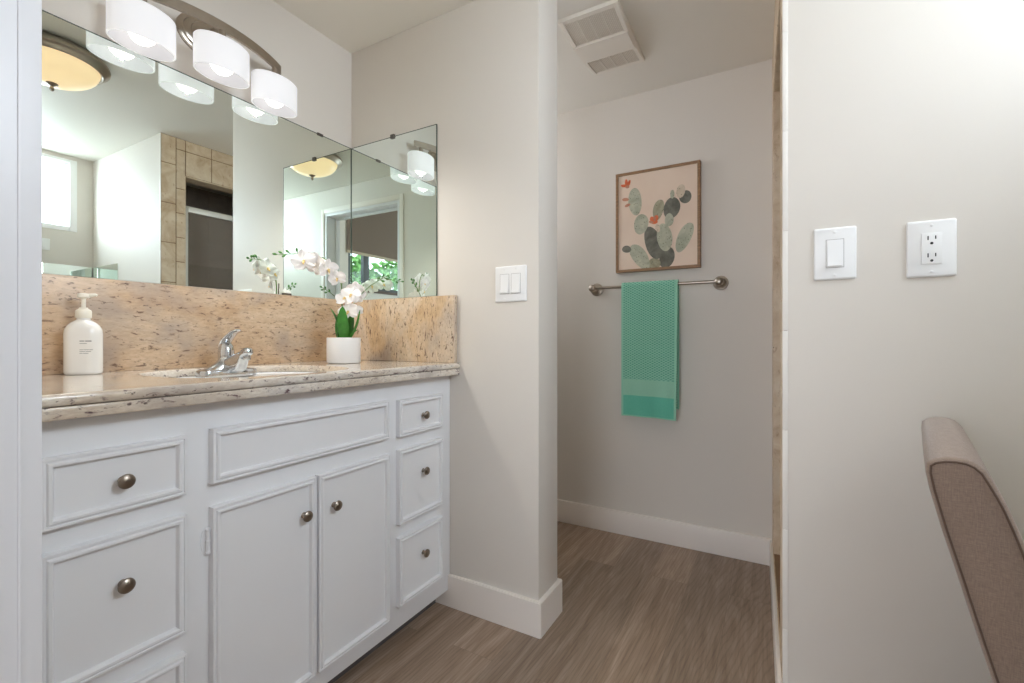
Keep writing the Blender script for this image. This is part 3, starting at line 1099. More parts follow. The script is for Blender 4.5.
def leaf(base, tip, width, sag, fold=0.25, side=None):
    base, tip = Vector(base), Vector(tip)
    d = tip - base
    s = Vector(side) if side else d.cross(Vector((0, 0, 1)))
    s.normalize()
    nrm = s.cross(d).normalized()
    m = MB()
    N = 12
    up, dn = [], []
    for i in range(N + 1):
        t = i / N
        w_ = width * (math.sin(PI * min(1, 0.12 + 0.88 * t)) ** 0.65) * (1 if t < 0.97 else 0.25)
        c = base + d * t + nrm * sag * math.sin(PI * t) * 1.0
        up.append([c + s * w_ * q + nrm * fold * w_ * abs(q) for q in (-1, -0.5, 0, 0.5, 1)])
        dn.append([c + s * w_ * q + nrm * (fold * w_ * abs(q) - 0.0022 * (1 - 0.8 * abs(q))) for q in (-1, -0.5, 0, 0.5, 1)])
    V1 = [[m.bm.verts.new(q) for q in r_] for r_ in up]
    V2 = [[m.bm.verts.new(q) for q in r_] for r_ in dn]
    for i in range(N):
        for j in range(4):
            m._f([V1[i][j], V1[i][j + 1], V1[i + 1][j + 1], V1[i + 1][j]])
            m._f([V2[i][j], V2[i + 1][j], V2[i + 1][j + 1], V2[i][j + 1]])
        m._f([V1[i][0], V1[i + 1][0], V2[i + 1][0], V2[i][0]])
        m._f([V1[i][4], V2[i][4], V2[i + 1][4], V1[i + 1][4]])
    m._f([V1[0][j] for j in range(5)] + [V2[0][j] for j in range(4, -1, -1)])
    m._f([V1[N][j] for j in range(5)] + [V2[N][j] for j in range(4, -1, -1)])
    return m.build('leaf', M['leaf'], orch)


RT = Vector((0.492, -0.8705, 0))       # to the right as one faces the counter corner
FW = Vector((0.8705, 0.492, 0))
def oo(r_, f_, z): return Vector((RT.x * r_ + FW.x * f_, RT.y * r_ + FW.y * f_, z))


leaf(oo(0.006, -0.01, 0.080), oo(0.002, -0.018, 0.208), 0.021, 0.004, 0.18, RT)
leaf(oo(-0.024, 0.0, 0.080), oo(-0.048, 0.002, 0.200), 0.011, 0.012, 0.35)
leaf(oo(-0.018, 0.012, 0.080), oo(-0.022, 0.03, 0.195), 0.015, 0.01, 0.3, RT)
leaf(oo(0.018, 0.0, 0.080), oo(0.060, -0.004, 0.195), 0.009, -0.010, 0.4)
leaf(oo(0.018, -0.008, 0.080), oo(0.056, -0.02, 0.122), 0.007, 0.004, 0.4)
leaf(oo(0.010, 0.02, 0.080), oo(0.016, 0.040, 0.200), 0.018, 0.006, 0.25, RT)


def bez(pts, n=24):
    """Catmull-Rom through points."""
    P = [Vector(q) for q in pts]
    P = [P[0] * 2 - P[1]] + P + [P[-1] * 2 - P[-2]]
    out = []
    k = len(P) - 3
    for i in range(k):
        for j in range(n // k):
            t = j / (n // k)
            a, b, c, d = P[i:i + 4]
            out.append(0.5 * ((2 * b) + (-a + c) * t + (2 * a - 5 * b + 4 * c - d) * t * t + (-a + 3 * b - 3 * c + d) * t ** 3))
    out.append(P[-2])
    return out


def world(x, y, z): return Vector((x - OX, y - OY, z - CT))


# arch A: up, then over to the left and towards the mirror
A = bez([world(1.178, 1.38, 0.985), world(1.179, 1.386, 1.10), world(1.180, 1.392, 1.20), world(1.165, 1.402, 1.255), world(1.125, 1.425, 1.292), world(1.080, 1.452, 1.300), world(1.035, 1.478, 1.296), world(1.004, 1.498, 1.290)], 49)
m = MB(); m.tube(A, [0.0026 - 0.0014 * i / len(A) for i in range(len(A))], 8)
stA = m.build('flower_stem', M['stem'], orch)
# spray B: to the right, over the counter end
B = bez([world(1.180, 1.370, 0.985), world(1.186, 1.362, 1.08), world(1.205, 1.346, 1.135), world(1.245, 1.330, 1.185), world(1.290, 1.316, 1.220), world(1.318, 1.308, 1.236)], 40)
m = MB(); m.tube(B, [0.0024 - 0.0012 * i / len(B) for i in range(len(B))], 8)
stB = m.build('flower_stem', M['stem'], orch)
m = MB(); m.tube([world(1.183, 1.389, 0.985), world(1.185, 1.394, 1.12), world(1.186, 1.398, 1.225)], 0.0022, 8)
m.build('support_stake', M['stake'], orch)


def bud(parent, c, d, L):
    d = Vector(d).normalized()
    rot = d.to_track_quat('Z', 'Y').to_matrix().to_4x4()
    m = MB()
    m.lathe([(0.0006, -0.010), (0.0010, -0.002), (0.0022, 0.0), (0.0042, L * 0.35), (0.0038, L * 0.65), (0.0016, L * 0.93), (0, L)], Matrix.Translation(Vector(c)) @ rot, 10)
    m.build('bud', M['bud'], parent)


def flower(parent, c, face, size, roll=0.0):
    """Moth orchid: three sepals behind, two wide petals, lip."""
    f = Vector(face).normalized()
    u = Vector((0, 0, 1)) - f * f.z
    u.normalize()
    r_ = u.cross(f)
    c = Vector(c)
    def P(a, rad, dz): return c + (r_ * math.cos(a) + u * math.sin(a)) * rad + f * dz
    m = MB()
    def pet(ang, L, wdt, cup, off):
        N, K = 7, 6
        a0 = R(ang) + roll
        da = (r_ * math.cos(a0) + u * math.sin(a0)); sa = (r_ * -math.sin(a0) + u * math.cos(a0))
        V1 = []
        for i in range(N + 1):
            t = i / N
            ww = wdt * (math.sin(PI * (0.08 + 0.90 * t)) ** 0.6)
            row = []
            for j in range(K + 1):
                q = -1 + 2 * j / K
                row.append(c + da * (L * (0.06 + t)) + sa * ww * q + f * (off + cup * t * t - 0.18 * ww * q * q + 0.002 * math.sin(5 * q + 4 * t)))
            V1.append(row)
        A_ = [[m.bm.verts.new(x) for x in row] for row in V1]
        B_ = [[m.bm.verts.new(x - f * 0.0012) for x in row] for row in V1]
        for i in range(N):
            for j in range(K):
                m._f([A_[i][j], A_[i][j + 1], A_[i + 1][j + 1], A_[i + 1][j]])
                m._f([B_[i][j], B_[i + 1][j], B_[i + 1][j + 1], B_[i][j + 1]])
            m._f([A_[i][0], A_[i + 1][0], B_[i + 1][0], B_[i][0]])
            m._f([A_[i][K], B_[i][K], B_[i + 1][K], A_[i + 1][K]])
        m._f(A_[0] + B_[0][::-1]); m._f(A_[N] + B_[N][::-1])
    for ang in (90, 215, 325):
        pet(ang, size * 0.98, size * 0.40, size * 0.10, -0.002)
    for ang in (12, 168):
        pet(ang, size * 1.02, size * 0.62, size * 0.16, 0.001)
    o = m.build('flower', M['petal'], parent, angle=60)
    m = MB()
    m.sphere(c + f * size * 0.14 - u * size * 0.06, size * 0.13, 1, 1, 1, 10, 8)
    m.tube([c + f * size * 0.10 - u * size * 0.10, c + f * size * 0.30 - u * size * 0.26, c + f * size * 0.34 - u * size * 0.40], [size * 0.12, size * 0.09, size * 0.02], 8)
    m.build('lip', M['lip'], o)
    return o


CAMW = (-0.87, -0.49, 0.0)
def at(A_, t): return A_[int(t * (len(A_) - 1))]


flower(orch, at(A, 0.42) + Vector((-0.010, -0.012, -0.030)), (-0.75, -0.60, -0.15), 0.030, 0.3)
flower(orch, at(A, 0.55) + Vector((-0.006, -0.014, -0.034)), (-0.15, -0.95, -0.25), 0.036, 0.1)
flower(orch, at(A, 0.67) + Vector((-0.004, -0.012, -0.030)), (-0.85, -0.35, -0.35), 0.038, -0.2)
flower(orch, at(A, 0.76) + Vector((-0.002, -0.012, -0.026)), (-0.70, -0.68, 0.05), 0.040, 0.2)
flower(orch, at(A, 0.72) + Vector((0.010, 0.016, -0.030)), (0.2, 0.95, 0.1), 0.038, 0.1)
flower(orch, at(A, 0.58) + Vector((0.012, 0.012, -0.034)), (0.5, 0.8, 0.0), 0.036, -0.1)
for t, d in ((0.86, (-0.6, 0.5, 0.6)), (0.91, (-0.7, 0.2, -0.5)), (0.95, (-0.5, 0.7, 0.5)), (1.0, (-0.8, 0.5, 0.1)), (0.80, (-0.4, -0.3, 0.9))):
    bud(stA, at(A, t) + Vector(d).normalized() * 0.008, d, 0.014)
flower(orch, at(B, 0.28) + Vector((-0.012, -0.004, -0.006)), (-0.9, -0.35, 0.1), 0.036, 0.2)
flower(orch, at(B, 0.42) + Vector((-0.016, 0.004, 0.024)), (-0.85, -0.5, 0.25), 0.036, -0.2)
flower(orch, at(B, 0.34) + Vector((-0.020, 0.014, 0.030)), (-0.7, -0.3, 0.4), 0.034, 0.0)
flower(orch, at(B, 0.36) + Vector((0.004, -0.012, -0.022)), (-0.6, -0.75, -0.3), 0.024, 0.3)
flower(orch, at(B, 0.40) + Vector((0.016, 0.020, 0.034)), (0.9, 0.3, 0.2), 0.040, 0.3)
flower(orch, at(B, 0.48) + Vector((0.012, 0.034, 0.022)), (0.95, 0.1, 0.0), 0.036, 0.0)
for t, d in ((0.78, (0.3, -0.3, 0.9)), (0.84, (0.6, -0.6, -0.3)), (0.90, (0.3, -0.2, 0.9)), (0.96, (0.8, -0.4, -0.2)), (1.0, (0.8, -0.3, 0.5))):
    bud(stB, at(B, t) + Vector(d).normalized() * 0.008, d, 0.013)

# ------------------------------------------------------------------ vanity light
VLX, VLZ = 0.8045, 1.962
vl = thing('vanity_light', 'bath light bar with three lit white oval shades above the vanity mirror', 'wall light', (VLX, YM, VLZ))
def vrel(x, y, z): return (x - VLX, y - YM, z - VLZ)


def bow(x):
    """Distance of the bowed bar: furthest from the wall in the middle."""
    return 1.4815 + 0.045 * ((x - VLX) / 0.2) ** 2


m = MB()
k = Matrix.Rotation(R(90), 4, 'X') @ Matrix.Diagonal((1.0, 0.80, 1, 1))
m.lathe([(0.080, 0.0), (0.080, 0.006), (0.074, 0.010), (0.066, 0.0105), (0.064, 0.014), (0.056, 0.017), (0.046, 0.017), (0.044, 0.021), (0.020, 0.023), (0, 0.023)], k, 44)
m.tube([vrel(VLX, YM - 0.02, VLZ), vrel(VLX, 1.486, VLZ)], 0.010, 14)
m.build('wall_plate', M['nickel'], vl)
m = MB()
lp = []
for i in range(25):
    x = VLX - 0.235 + 0.47 * i / 24
    y = bow(x)
    lp.append([vrel(x, y - 0.004, VLZ - 0.015), vrel(x, y + 0.004, VLZ - 0.015), vrel(x, y + 0.004, VLZ + 0.015), vrel(x, y - 0.004, VLZ + 0.015)])
m.loops(lp)
m.build('arm_bar', M['nickel'], vl)
for sx_ in (0.6135, 0.8045, 1.0080):
    bz = 1.8095
    sa_, sb_ = 0.0795, 0.0525
    c = Matrix.Translation(vrel(sx_, bow(sx_), bz))
    t = MB()
    def ov(d, z): return [c @ Vector(((sa_ - d) * math.cos(2 * PI * q / 56), (sb_ - d) * math.sin(2 * PI * q / 56), z)) for q in range(56)]
    t.loops([ov(0.034, 0.0995), ov(0.004, 0.098), ov(0.0, 0.093), ov(0.0, 0.0), ov(0.004, 0.0)], False, False)
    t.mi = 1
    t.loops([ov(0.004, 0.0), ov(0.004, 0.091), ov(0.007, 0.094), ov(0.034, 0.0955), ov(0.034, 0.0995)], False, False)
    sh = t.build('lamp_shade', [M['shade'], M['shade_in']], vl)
    sd_ = bpy.data.lights.new('bulb_light', 'SPOT')
    sd_.energy = 7.0
    sd_.color = (1.0, 0.96, 0.91)
    sd_.spot_size = R(165)
    sd_.spot_blend = 0.6
    sd_.shadow_soft_size = 0.002
    so_ = bpy.data.objects.new('bulb_light', sd_)
    C.objects.link(so_)
    so_.location = (sx_, bow(sx_), bz + 0.0015)
    sh['label'] = 'lit white opal glass oval shade'
    t = MB()
    t.lathe([(0.0, 0.004), (0.010, 0.0055), (0.020, 0.0105), (0.028, 0.019), (0.0325, 0.030), (0.0325, 0.038), (0.029, 0.050), (0.022, 0.060), (0.015, 0.070), (0.013, 0.080), (0, 0.080)], c, 28)
    t.build('bulb', M['bulb'], sh)
    t = MB()
    top_ = VLZ - 0.0145 - bz
    t.lathe([(0.015, 0.079), (0.0185, 0.084), (0.0185, 0.106), (0.014, 0.110), (0.0105, 0.113), (0.0105, top_), (0, top_)], c, 24)
    t.build('socket', M['nickel'], sh)

# ------------------------------------------------------------------ ceiling lamp and vent
cl = thing('ceiling_light', 'round flush ceiling lamp with amber glass bowl, reflected at upper left of the mirror', 'ceiling light', (0.755, 0.485, ZC))
cl.scale = (0.94, 0.94, 1.0)
m = MB()
m.lathe([(0.150, 0.0), (0.172, -0.004), (0.186, -0.018), (0.200, -0.026), (0.204, -0.036), (0.203, -0.042), (0.197, -0.047), (0.190, -0.050), (0.183, -0.060), (0.176, -0.064), (0.169, -0.062), (0.167, -0.05), (0.167, -0.03), (0, -0.03)], None, 64)
m.build('rim', M['nickel'], cl)
m = MB()
pr = [(0.168, -0.050)]
for i in range(1, 13):
    a = R(90 * i / 12)
    pr.append((0.168 * math.cos(a), -0.050 - 0.092 * math.sin(a)))
m.lathe(pr, None, 64)
m.build('glass_bowl', M['amber'], cl)
m = MB()
m.lathe([(0.020, -0.139), (0.022, -0.144), (0.013, -0.149), (0.006, -0.154), (0.008, -0.162), (0.0085, -0.168), (0.005, -0.174), (0, -0.176)], None, 24)
m.build('finial', M['nickel'], cl)

vx0, vx1, vy0, vy1 = 1.645, 2.057, 0.491, 0.725
vent = thing('exhaust_vent', 'white plastic exhaust vent on the nook ceiling', 'vent', ((vx0 + vx1) / 2, (vy0 + vy1) / 2, ZC))
hx, hy = (vx1 - vx0) / 2, (vy1 - vy0) / 2
NV = 24


def vz(x): return -0.014 - 0.018 * (1 - (x / hx) ** 2)


m = MB()   # bowed rim: two side rails and two end rails
for s in (-1, 1):
    lp = []
    for i in range(NV + 1):
        x = -hx + 2 * hx * i / NV
        ya, yb = s * hy, s * (hy - 0.018)
        lp.append([(x, ya, 0.0), (x, yb, 0.0), (x, yb, vz(x)), (x, ya - s * 0.004, vz(x)), (x, ya, vz(x) + 0.004)])
    m.loops(lp)
    m.box(min(s * hx, s * (hx - 0.020)), max(s * hx, s * (hx - 0.020)), -hy + 0.018, hy - 0.018, -0.0145, 0)
m.build('vent_frame', M['vent'], vent)
for a, b in ((-hx + 0.02, -0.055), (0.055, hx - 0.02)):
    m = MB()
    rows = [[(a + (b - a) * i / 8, y, vz(a + (b - a) * i / 8) + 0.006) for i in range(9)] for y in (-hy + 0.018, hy - 0.018)]
    rows2 = [[(q[0], q[1], q[2] + 0.002) for q in r_] for r_ in rows]
    lp = []
    for i in range(9):
        lp.append([rows[0][i], rows[1][i], rows2[1][i], rows2[0][i]])
    m.loops(lp)
    m.mi = 1
    nsl = 30
    for j in range(nsl):     # fine slats along the short side
        y = -hy + 0.020 + (2 * hy - 0.040) * (j + 0.5) / nsl
        big = j in (7, 15, 22)
        lp = []
        for i in range(9):
            x = a + (b - a) * i / 8
            ww = 0.0028 if big else 0.0012
            dz = 0.0015 if big else 0.003
            lp.append([(x, y - ww, vz(x) + 0.006), (x, y + ww, vz(x) + 0.006), (x, y + ww, vz(x) + dz), (x, y - ww, vz(x) + dz)])
        m.loops(lp)
    m.build('vent_grille', [M['grille'], M['vent']], vent)
m = MB()
lp = []
for i in range(9):
    x = -0.058 + 0.116 * i / 8
    lp.append([(x, -hy - 0.002, vz(x) + 0.010), (x, hy + 0.002, vz(x) + 0.010), (x, hy - 0.006, vz(x) - 0.006), (x, -hy + 0.006, vz(x) - 0.006)])
m.loops(lp)
m.build('center_panel', M['vent'], vent)

# ------------------------------------------------------------------ towel bar, towel, picture
ZB = 1.2555
XB = 2.270
tb = thing('towel_bar', 'brushed nickel towel bar with round stepped ends below the picture', 'towel bar', (XF, 0.511, ZB))
m = MB(); m.tube([(XB - XF, -0.298, 0), (XB - XF, 0.298, 0)], 0.0078, 18); m.build('bar', M['nickel'], tb)
for s in (-0.298, 0.298):
    k = Matrix.Translation((0, s, 0)) @ Matrix.Rotation(R(-90), 4, 'Y')
    m = MB()
    m.lathe([(0.032, 0), (0.033, 0.004), (0.030, 0.008), (0.026, 0.009), (0.024, 0.013), (0.018, 0.015), (0.012, 0.019), (0.0105, 0.036), (0.013, 0.054), (0.0175, 0.060), (0.0195, 0.070), (0.0175, 0.080), (0.011, 0.0855), (0.004, 0.087), (0, 0.087)], k, 32)
    m.build('bracket', M['nickel'], tb)

tw = MB()
TY0, TY1 = 0.3885, 0.6535
NW = 26
ZTOP = ZB + 0.014


def towel_sheet(off):
    """Path over the bar: (x offset from bar centre, z, material)."""
    pth = []
    zs = [0.622, 0.628, 0.634, 0.67, 0.70, 0.7235, 0.7265, 0.745, 0.775, 0.7985, 0.8015, 0.85, 0.92, 1.0, 1.08, 1.16, 1.22]
    for z in zs: pth.append((-0.0145 - 0.004 * (1 - (z - 0.62) / 0.63), z))
    for k in range(9):
        a = R(180 - 180 * k / 8)
        pth.append((0.0145 * math.cos(a), ZB + 0.0145 * math.sin(a)))
    for z in (1.2, 1.1, 1.0, 0.9, 0.8, 0.7, 0.665): pth.append((0.0145, z))
    return pth


pth = towel_sheet(0)
TH = 0.0055
rows_o, rows_i = [], []
for i, (px, pz) in enumerate(pth):
    q0, q1 = pth[max(i - 1, 0)], pth[min(i + 1, len(pth) - 1)]
    d = Vector((q1[0] - q0[0], q1[1] - q0[1])).normalized()
    nx, nz = -d.y, d.x
    ro, ri = [], []
    for j in range(NW + 1):
        t = j / NW
        low = max(0.0, min(1.0, (ZB - pz) / 0.6)) if px < 0 else 0
        y = TY1 + (TY0 - TY1) * t
        y = (y - 0.521) * (1 - 0.02 * low) + 0.521 + 0.004 * low * (1 if t > 0.8 else 0)
        wav = -low * (0.004 * math.sin(t * 7.0 + 0.6) + 0.003 * math.sin(t * 15 + 2)) - 0.006 * low * (1 - abs(2 * t - 1)) ** 2
        sag = -0.006 * (t ** 2) * low
        x = XB + px + wav
        ro.append((x + nx * TH, y, pz + nz * TH + sag))
        ri.append((x, y, pz + sag))
    rows_o.append(ro); rows_i.append(ri)
Vo = [[tw.bm.verts.new(Vector(q)) for q in r_] for r_ in rows_o]
Vi = [[tw.bm.verts.new(Vector(q)) for q in r_] for r_ in rows_i]
for i in range(len(pth) - 1):
    zmid = (pth[i][1] + pth[i + 1][1]) / 2
    fr = pth[i][0] < 0
    for j in range(NW):
        mi = 0
        if fr and zmid < 0.629: mi = 3
        elif fr and zmid < 0.7250: mi = 2
        elif fr and zmid < 0.8005: mi = 1
        if j in (0, NW - 1): mi = 3
        tw.mi = mi
        tw._f([Vo[i][j], Vo[i][j + 1], Vo[i + 1][j + 1], Vo[i + 1][j]])
        tw.mi = 0
        tw._f([Vi[i][j], Vi[i + 1][j], Vi[i + 1][j + 1], Vi[i][j + 1]])
    tw.mi = 3
    tw._f([Vo[i][0], Vo[i + 1][0], Vi[i + 1][0], Vi[i][0]])
    tw._f([Vo[i][NW], Vi[i][NW], Vi[i + 1][NW], Vo[i + 1][NW]])
for i in (0, len(pth) - 1):
    for j in range(NW):
        tw._f([Vo[i][j], Vi[i][j], Vi[i][j + 1], Vo[i][j + 1]])
tag(tw.build('hand_towel', [M['towel'], M['towel_band'], M['towel_plain'], M['towel_edge']], angle=60), 'sea-green textured hand towel hanging folded over the towel bar', 'towel')

PY0, PY1, PZ0, PZ1 = 0.298, 0.700, 1.333, 1.833
PD = 0.030
pic = thing('framed_picture', 'framed watercolour print of a prickly pear cactus above the towel bar', 'picture', (XF, (PY0 + PY1) / 2, PZ0))
pw, ph = PY1 - PY0, PZ1 - PZ0
m = MB()
ft = 0.013
for a in ((-pw / 2, -pw / 2 + ft, 0, ph), (pw / 2 - ft, pw / 2, 0, ph), (-pw / 2 + ft, pw / 2 - ft, 0, ft), (-pw / 2 + ft, pw / 2 - ft, ph - ft, ph)):
    m.box(-PD, 0, a[0], a[1], a[2], a[3], 0.001)
m.build('frame', M['oak'], pic)
m = MB()
m.box(-PD + 0.006, -0.004, -pw / 2 + ft, pw / 2 - ft, ft, ph - ft)
mats = [M['canvas'], M['pad_light'], M['pad_mid'], M['pad_dark'], M['pad_pink'], M['bloom'], M['rosebud']]
lay = [0]


def blob(px, py, rx, ry, rot, mi, pear=0.0, npt=26):
    """Flat painted pad. px, py, rx, ry measured on a 465 x 540 sheet, y down."""
    lay[0] += 1
    x = -PD + 0.0058 - 0.00006 * lay[0]
    m.mi = mi
    vs = []
    cr, sr = math.cos(R(rot)), math.sin(R(rot))
    for k in range(npt):
        a = 2 * PI * k / npt
        ex, ey = rx * math.cos(a), ry * math.sin(a)
        ex *= 1 - pear * (ey / ry)
        wob = 1 + 0.02 * math.sin(3 * a + px)
        ex, ey = ex * wob, ey * wob
        u_ = px + ex * cr - ey * sr
        v_ = py + ex * sr + ey * cr
        v_ = min(v_, 527)
        vs.append(m.bm.verts.new(Vector((x, pw / 2 - u_ / 465 * pw, ph - v_ / 540 * ph))))
    m._f(vs)


def bloom(px, py, r_, mi, n=5, a0=0):
    for k in range(n):
        a = R(a0 + 360 / n * k)
        blob(px + r_ * 0.55 * math.cos(a), py + r_ * 0.55 * math.sin(a), r_ * 0.6, r_ * 0.26, math.degrees(a), mi)


blob(290, 478, 40, 56, 18, 3)                 # bottom right dark pad
blob(220, 505, 36, 30, 0, 2)                        # bottom middle
blob(140, 463, 40, 82, -36, 1, 0.1)                 # lower left
blob(63, 415, 27, 19, 10, 3)
blob(216, 392, 46, 92, -20, 3, -0.15)              # dark centre
blob(382, 383, 36, 80, 26, 1, 0.1)                  # right long
blob(112, 164, 38, 75, -6, 1, 0.08)                 # upper left
blob(147, 288, 41, 54, 8, 1)
blob(243, 224, 29, 55, 14, 2, 0.1)
blob(316, 223, 44, 56, 14, 3)
blob(388, 175, 32, 33, 0, 3)
blob(364, 143, 23, 35, 8, 4, 0.1)
blob(319, 152, 11, 23, 0, 1)
blob(302, 283, 24, 34, 0, 1)
blob(277, 372, 41, 74, -10, 1, 0.05)
blob(240, 320, 12, 22, -15, 4)
blob(57, 144, 20, 9, 6, 6); blob(69, 177, 17, 8, -14, 6)
blob(48, 68, 19, 8, 12, 5); blob(62, 54, 9, 20, -8, 5); blob(76, 60, 8, 20, 24, 5); blob(68, 76, 12, 9, 0, 6)
blob(212, 272, 13, 19, -35, 5); blob(229, 268, 13, 19, 28, 5); blob(220, 284, 20, 12, 6, 5); blob(204, 284, 13, 7, 20, 6); blob(223, 268, 6, 13, 0, 6)
m.build('canvas_print', mats, pic, smooth=False)

# ------------------------------------------------------------------ switches and outlet


def plate(name, label, cat, x, y, z, w_, h_, kind, group=None):
    """Plate on a wall that faces -X (x is the wall face)."""
    t = thing(name, label, cat, (x, y, z), 0, group)
    m = MB()
    rr = rounded(w_, h_, 0.004, 3)
    lp = [[(-d, -a * s, b * s) for a, b in rr] for d, s in ((0.0, 1.0), (0.003, 1.0), (0.0058, 0.965), (0.0064, 0.94))]
    m.loops(lp)
    m.build('wall_plate', M['plastic'], t)
    def scr(yy, zz):
        k = Matrix.Translation((-0.0062, yy, zz)) @ Matrix.Rotation(R(-90), 4, 'Y')
        s_ = MB(); s_.lathe([(0.0034, 0), (0.0034, 0.0008), (0.0024, 0.0014), (0, 0.0015)], k, 14)
        s_.build('screw', M['plastic'], t)
    if kind == 'outlet':
        m = MB(); m.box(-0.0084, -0.0055, -0.0175, 0.0175, -0.0345, 0.0345, 0.0008)
        rc = m.build('receptacle', M['rocker'], t)
        m = MB()
        for zz in (0.0195, -0.0195):
            m.box(-0.0087, -0.0078, 0.0052, 0.0074, zz - 0.0005, zz + 0.0085)
            m.box(-0.0087, -0.0078, -0.0078, -0.0056, zz + 0.001, zz + 0.0085)
            m.lathe([(0.0029, 0), (0.0029, 0.001)], Matrix.Translation((-0.0077, 0, zz - 0.008)) @ Matrix.Rotation(R(-90), 4, 'Y'), 14)
        m.build('socket_slots', M['dark'], rc)
        scr(0, 0.052); scr(0, -0.052)
    else:
        offs = (0.0,) if kind == 1 else (-0.0225, 0.0225)
        for q in offs:
            m = MB()
            m.mi = 2
            m.box(-0.0068, -0.0050, q - 0.0184, q + 0.0184, -0.0347, 0.0347)
            m.mi = 0
            m.box(-0.0072, -0.0050, q - 0.0172, q + 0.0172, -0.0335, 0.0335)
            m.mi = 1
            # rocker: top half pressed in, lower half stands proud
            pr = [(-0.006, 0.0305), (-0.0080, 0.0305), (-0.0092, 0.0), (-0.0125, -0.0305), (-0.006, -0.0305)]
            A_ = [m.bm.verts.new(Vector((a, q - 0.0150, b))) for a, b in pr]
            B_ = [m.bm.verts.new(Vector((a, q + 0.0150, b))) for a, b in pr]
            m._f(A_); m._f(B_[::-1])
            for i in range(5): m._f([A_[i], B_[i], B_[(i + 1) % 5], A_[(i + 1) % 5]])
            m.build('rocker', [M['plastic'], M['rocker'], M['seam']], t, angle=10)
            scr(q, 0.052); scr(q, -0.052)
    return t


plate('light_switch', 'double white rocker switch on the partition beside the side mirror', 'light switch', XS, 0.795, 1.189, 0.124, 0.1245, 2)
plate('light_switch', 'single white rocker switch on the right wall beside the tiled edge', 'light switch', XR, -0.1297, 1.2068, 0.0860, 0.1273, 1)
plate('wall_outlet', 'white double power outlet on the right wall above the chair', 'outlet', XR, -0.3086, 1.2020, 0.0860, 0.1278, 'outlet')
# small plate on the window wall, seen only in the mirror
t = thing('light_switch', 'white switch plate below the high window, seen in the vanity mirror', 'light switch', (1.111, YW, 1.615))
m = MB()
rr = rounded(0.086, 0.076, 0.004, 3)
m.loops([[(a * s, d, b * s) for a, b in rr] for d, s in ((0.0, 1.0), (0.003, 1.0), (0.006, 0.95))])
m.build('wall_plate', M['plastic'], t)
m = MB(); m.box(-0.016, 0.016, 0.0055, 0.010, -0.024, 0.024, 0.001); m.build('rocker', M['rocker'], t)

# ------------------------------------------------------------------ shower door
sd = thing('shower_door', 'white framed glass shower door in the tiled opening, seen in the mirror', 'shower door', (P0.x, P0.y, 0.12), tang)
m = MB()
a0, a1 = OX0 + 0.008, OX1 - 0.008
zt = 1.84 - 0.12
for q in ((a0, a0 + 0.036, 0, zt), (a1 - 0.036, a1, 0, zt), (a0 + 0.036, a1 - 0.036, 0, 0.04), (a0 + 0.036, a1 - 0.036, zt - 0.036, zt)):
    m.box(q[0], q[1], -0.085, -0.055, q[2], q[3], 0.003)
m.build('door_frame', M['alu'], sd)
m = MB(); m.box(a0 + 0.034, a1 - 0.034, -0.073, -0.067, 0.038, zt - 0.034)
m.build('glass_panel', M['shower_glass'], sd)

# ------------------------------------------------------------------ upholstered chair
ang = math.atan2(-0.198, 0.98)
ch = thing('upholstered_chair', 'taupe linen dining chair with piped curved back by the right wall', 'chair', (0.8516, -0.1905, 0), ang)
# local: +x across the back, -y towards the seat
CW = 0.447
rear = [(0.098, 0.36), (0.088, 0.46), (0.066, 0.55), (0.0525, 0.60), (0.033, 0.676), (0.0165, 0.738), (0.0045, 0.789), (0.0005, 0.812)]
topc = [(0.001, 0.822), (0.006, 0.8265), (0.016, 0.830), (0.026, 0.8312), (0.036, 0.8305), (0.0435, 0.8272), (0.051, 0.820), (0.0565, 0.809)]
frontc = [(0.065, 0.791), (0.0715, 0.775), (0.080, 0.75), (0.088, 0.724), (0.100, 0.676), (0.118, 0.60), (0.130, 0.55), (0.150, 0.46), (0.165, 0.36)]
prof = rear + topc + frontc
cs = Vector((sum(a for a, b in prof) / len(prof), sum(b for a, b in prof) / len(prof)))
m = MB()
lp = []
for x, ins in ((0.0, 0.0), (0.001, -0.002), (0.004, -0.0042), (0.010, -0.0055), (CW / 2, -0.006), (CW - 0.010, -0.0055), (CW - 0.004, -0.0042), (CW - 0.001, -0.002), (CW, 0.0)):
    q = []
    for i, (a, b) in enumerate(prof):
        p0, p1 = prof[(i - 1) % len(prof)], prof[(i + 1) % len(prof)]
        d = Vector((p1[0] - p0[0], p1[1] - p0[1])).normalized()
        nin = Vector((-d.y, d.x))
        if (cs - Vector((a, b))).dot(nin) < 0: nin = -nin
        q.append((x, -(a + nin.x * ins), b + nin.y * ins))
    lp.append(q)
m.loops(lp)
m.build('backrest', M['seat'], ch, angle=60)
for x in (0.0005, CW - 0.0005):
    m = MB(); m.tube([(x, -a, b) for a, b in prof], 0.0017, 8); m.build('piping', M['piping'], ch)
m = MB()
lp = []
for z, s in ((0.335, 0.0), (0.338, -0.004), (0.44, -0.006), (0.455, 0.004), (0.462, 0.022)):
    w_, d_ = CW - 2 * s, 0.40 - 2 * s
    lp.append([(CW / 2 + a, -0.33 + b, z) for a, b in rounded(w_, d_, 0.03, 5)])
m.loops(lp)
m.build('seat', M['seat'], ch)
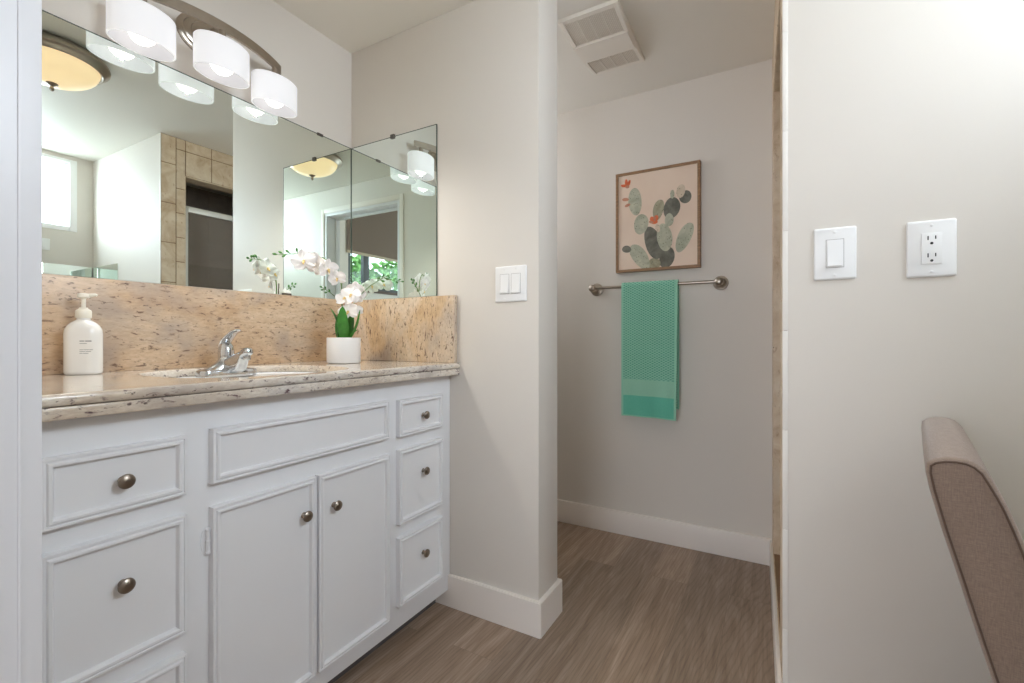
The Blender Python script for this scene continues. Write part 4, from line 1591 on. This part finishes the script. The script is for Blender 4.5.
for x, y, lx, ly in ((0.03, -0.15, 0, 0.02), (CW - 0.03, -0.15, 0, 0.02), (0.03, -0.485, 0, -0.005), (CW - 0.03, -0.485, 0, -0.005)):
    m = MB()
    lp = []
    for z, hw in ((0.36, 0.021), (0.18, 0.018), (0.0, 0.014)):
        k = 1 - z / 0.36
        cx, cy = x + lx * k, y + ly * k
        lp.append([(cx - hw, cy - hw, z), (cx + hw, cy - hw, z), (cx + hw, cy + hw, z), (cx - hw, cy + hw, z)])
    m.loops(lp)
    m.build('leg', M['legwood'], ch)

# ------------------------------------------------------------------ bedroom window dressing and garden (seen in the corner mirrors)
rs = thing('roller_shade', 'brown roller shade half lowered on the bedroom window, seen in the corner mirrors', 'window shade', (bx0 - 0.04, BR_Y0, 2.90))
sw = bx1 - bx0 + 0.08
m = MB(); m.tube([(0, 0.035, 0.0), (sw, 0.035, 0.0)], 0.024, 18); m.build('roller_tube', M['shadecloth'], rs)
m = MB(); m.box(0.01, sw - 0.01, 0.0105, 0.0125, 2.045 - 2.90, 0.0); m.build('shade_cloth', M['shadecloth'], rs)
m = MB(); m.box(0.01, sw - 0.01, 0.004, 0.019, 2.012 - 2.90, 2.046 - 2.90, 0.004); m.build('hem_bar', M['hembar'], rs)

m = MB(); m.box(-9, 3, -9, BR_Y0 - 0.11, -0.12, -0.07)
g = m.build('ground', M['grass']); struct(g, 'green lawn outside the bedroom window', 'lawn')


def bush(x, y, h_, r_, label, seed):
    rnd = random.Random(seed)
    t = thing('garden_bush', label, 'bush', (x, y, -0.07), 0, 'bushes outside the bedroom window')
    m = MB(); m.tube([(0, 0, 0), (0.03, 0.02, h_ * 0.4), (0, 0, h_ * 0.7)], [0.06, 0.05, 0.02], 8); m.build('trunk', M['sillwood'], t)
    m = MB()
    for i in range(3000):
        a, b = rnd.uniform(0, 2 * PI), math.acos(rnd.uniform(-1, 1))
        q = rnd.uniform(0.6, 1.0)
        c = Vector((r_ * q * math.sin(b) * math.cos(a), r_ * q * math.sin(b) * math.sin(a), h_ * 0.62 + h_ * 0.40 * q * math.cos(b)))
        u_ = Vector((rnd.uniform(-1, 1), rnd.uniform(-1, 1), rnd.uniform(-1, 1))).normalized()
        v_ = u_.cross(Vector((rnd.uniform(-1, 1), rnd.uniform(-1, 1), rnd.uniform(-1, 1)))).normalized()
        s = rnd.uniform(0.06, 0.12)
        m._f([m.bm.verts.new(c + u_ * s), m.bm.verts.new(c + v_ * s * 0.5), m.bm.verts.new(c - u_ * s), m.bm.verts.new(c - v_ * s * 0.5)])
    m.build('foliage', M['hedge'], t, smooth=False)


bush(-1.2, -3.1, 2.5, 0.62, 'leafy green bush seen at the left pane of the bedroom window', 3)
bush(-2.9, -3.6, 2.6, 0.85, 'leafy green bush seen behind the window mullion in the mirrors', 4)
bush(-4.9, -4.0, 2.8, 0.95, 'leafy green bush seen at the right pane of the bedroom window', 5)
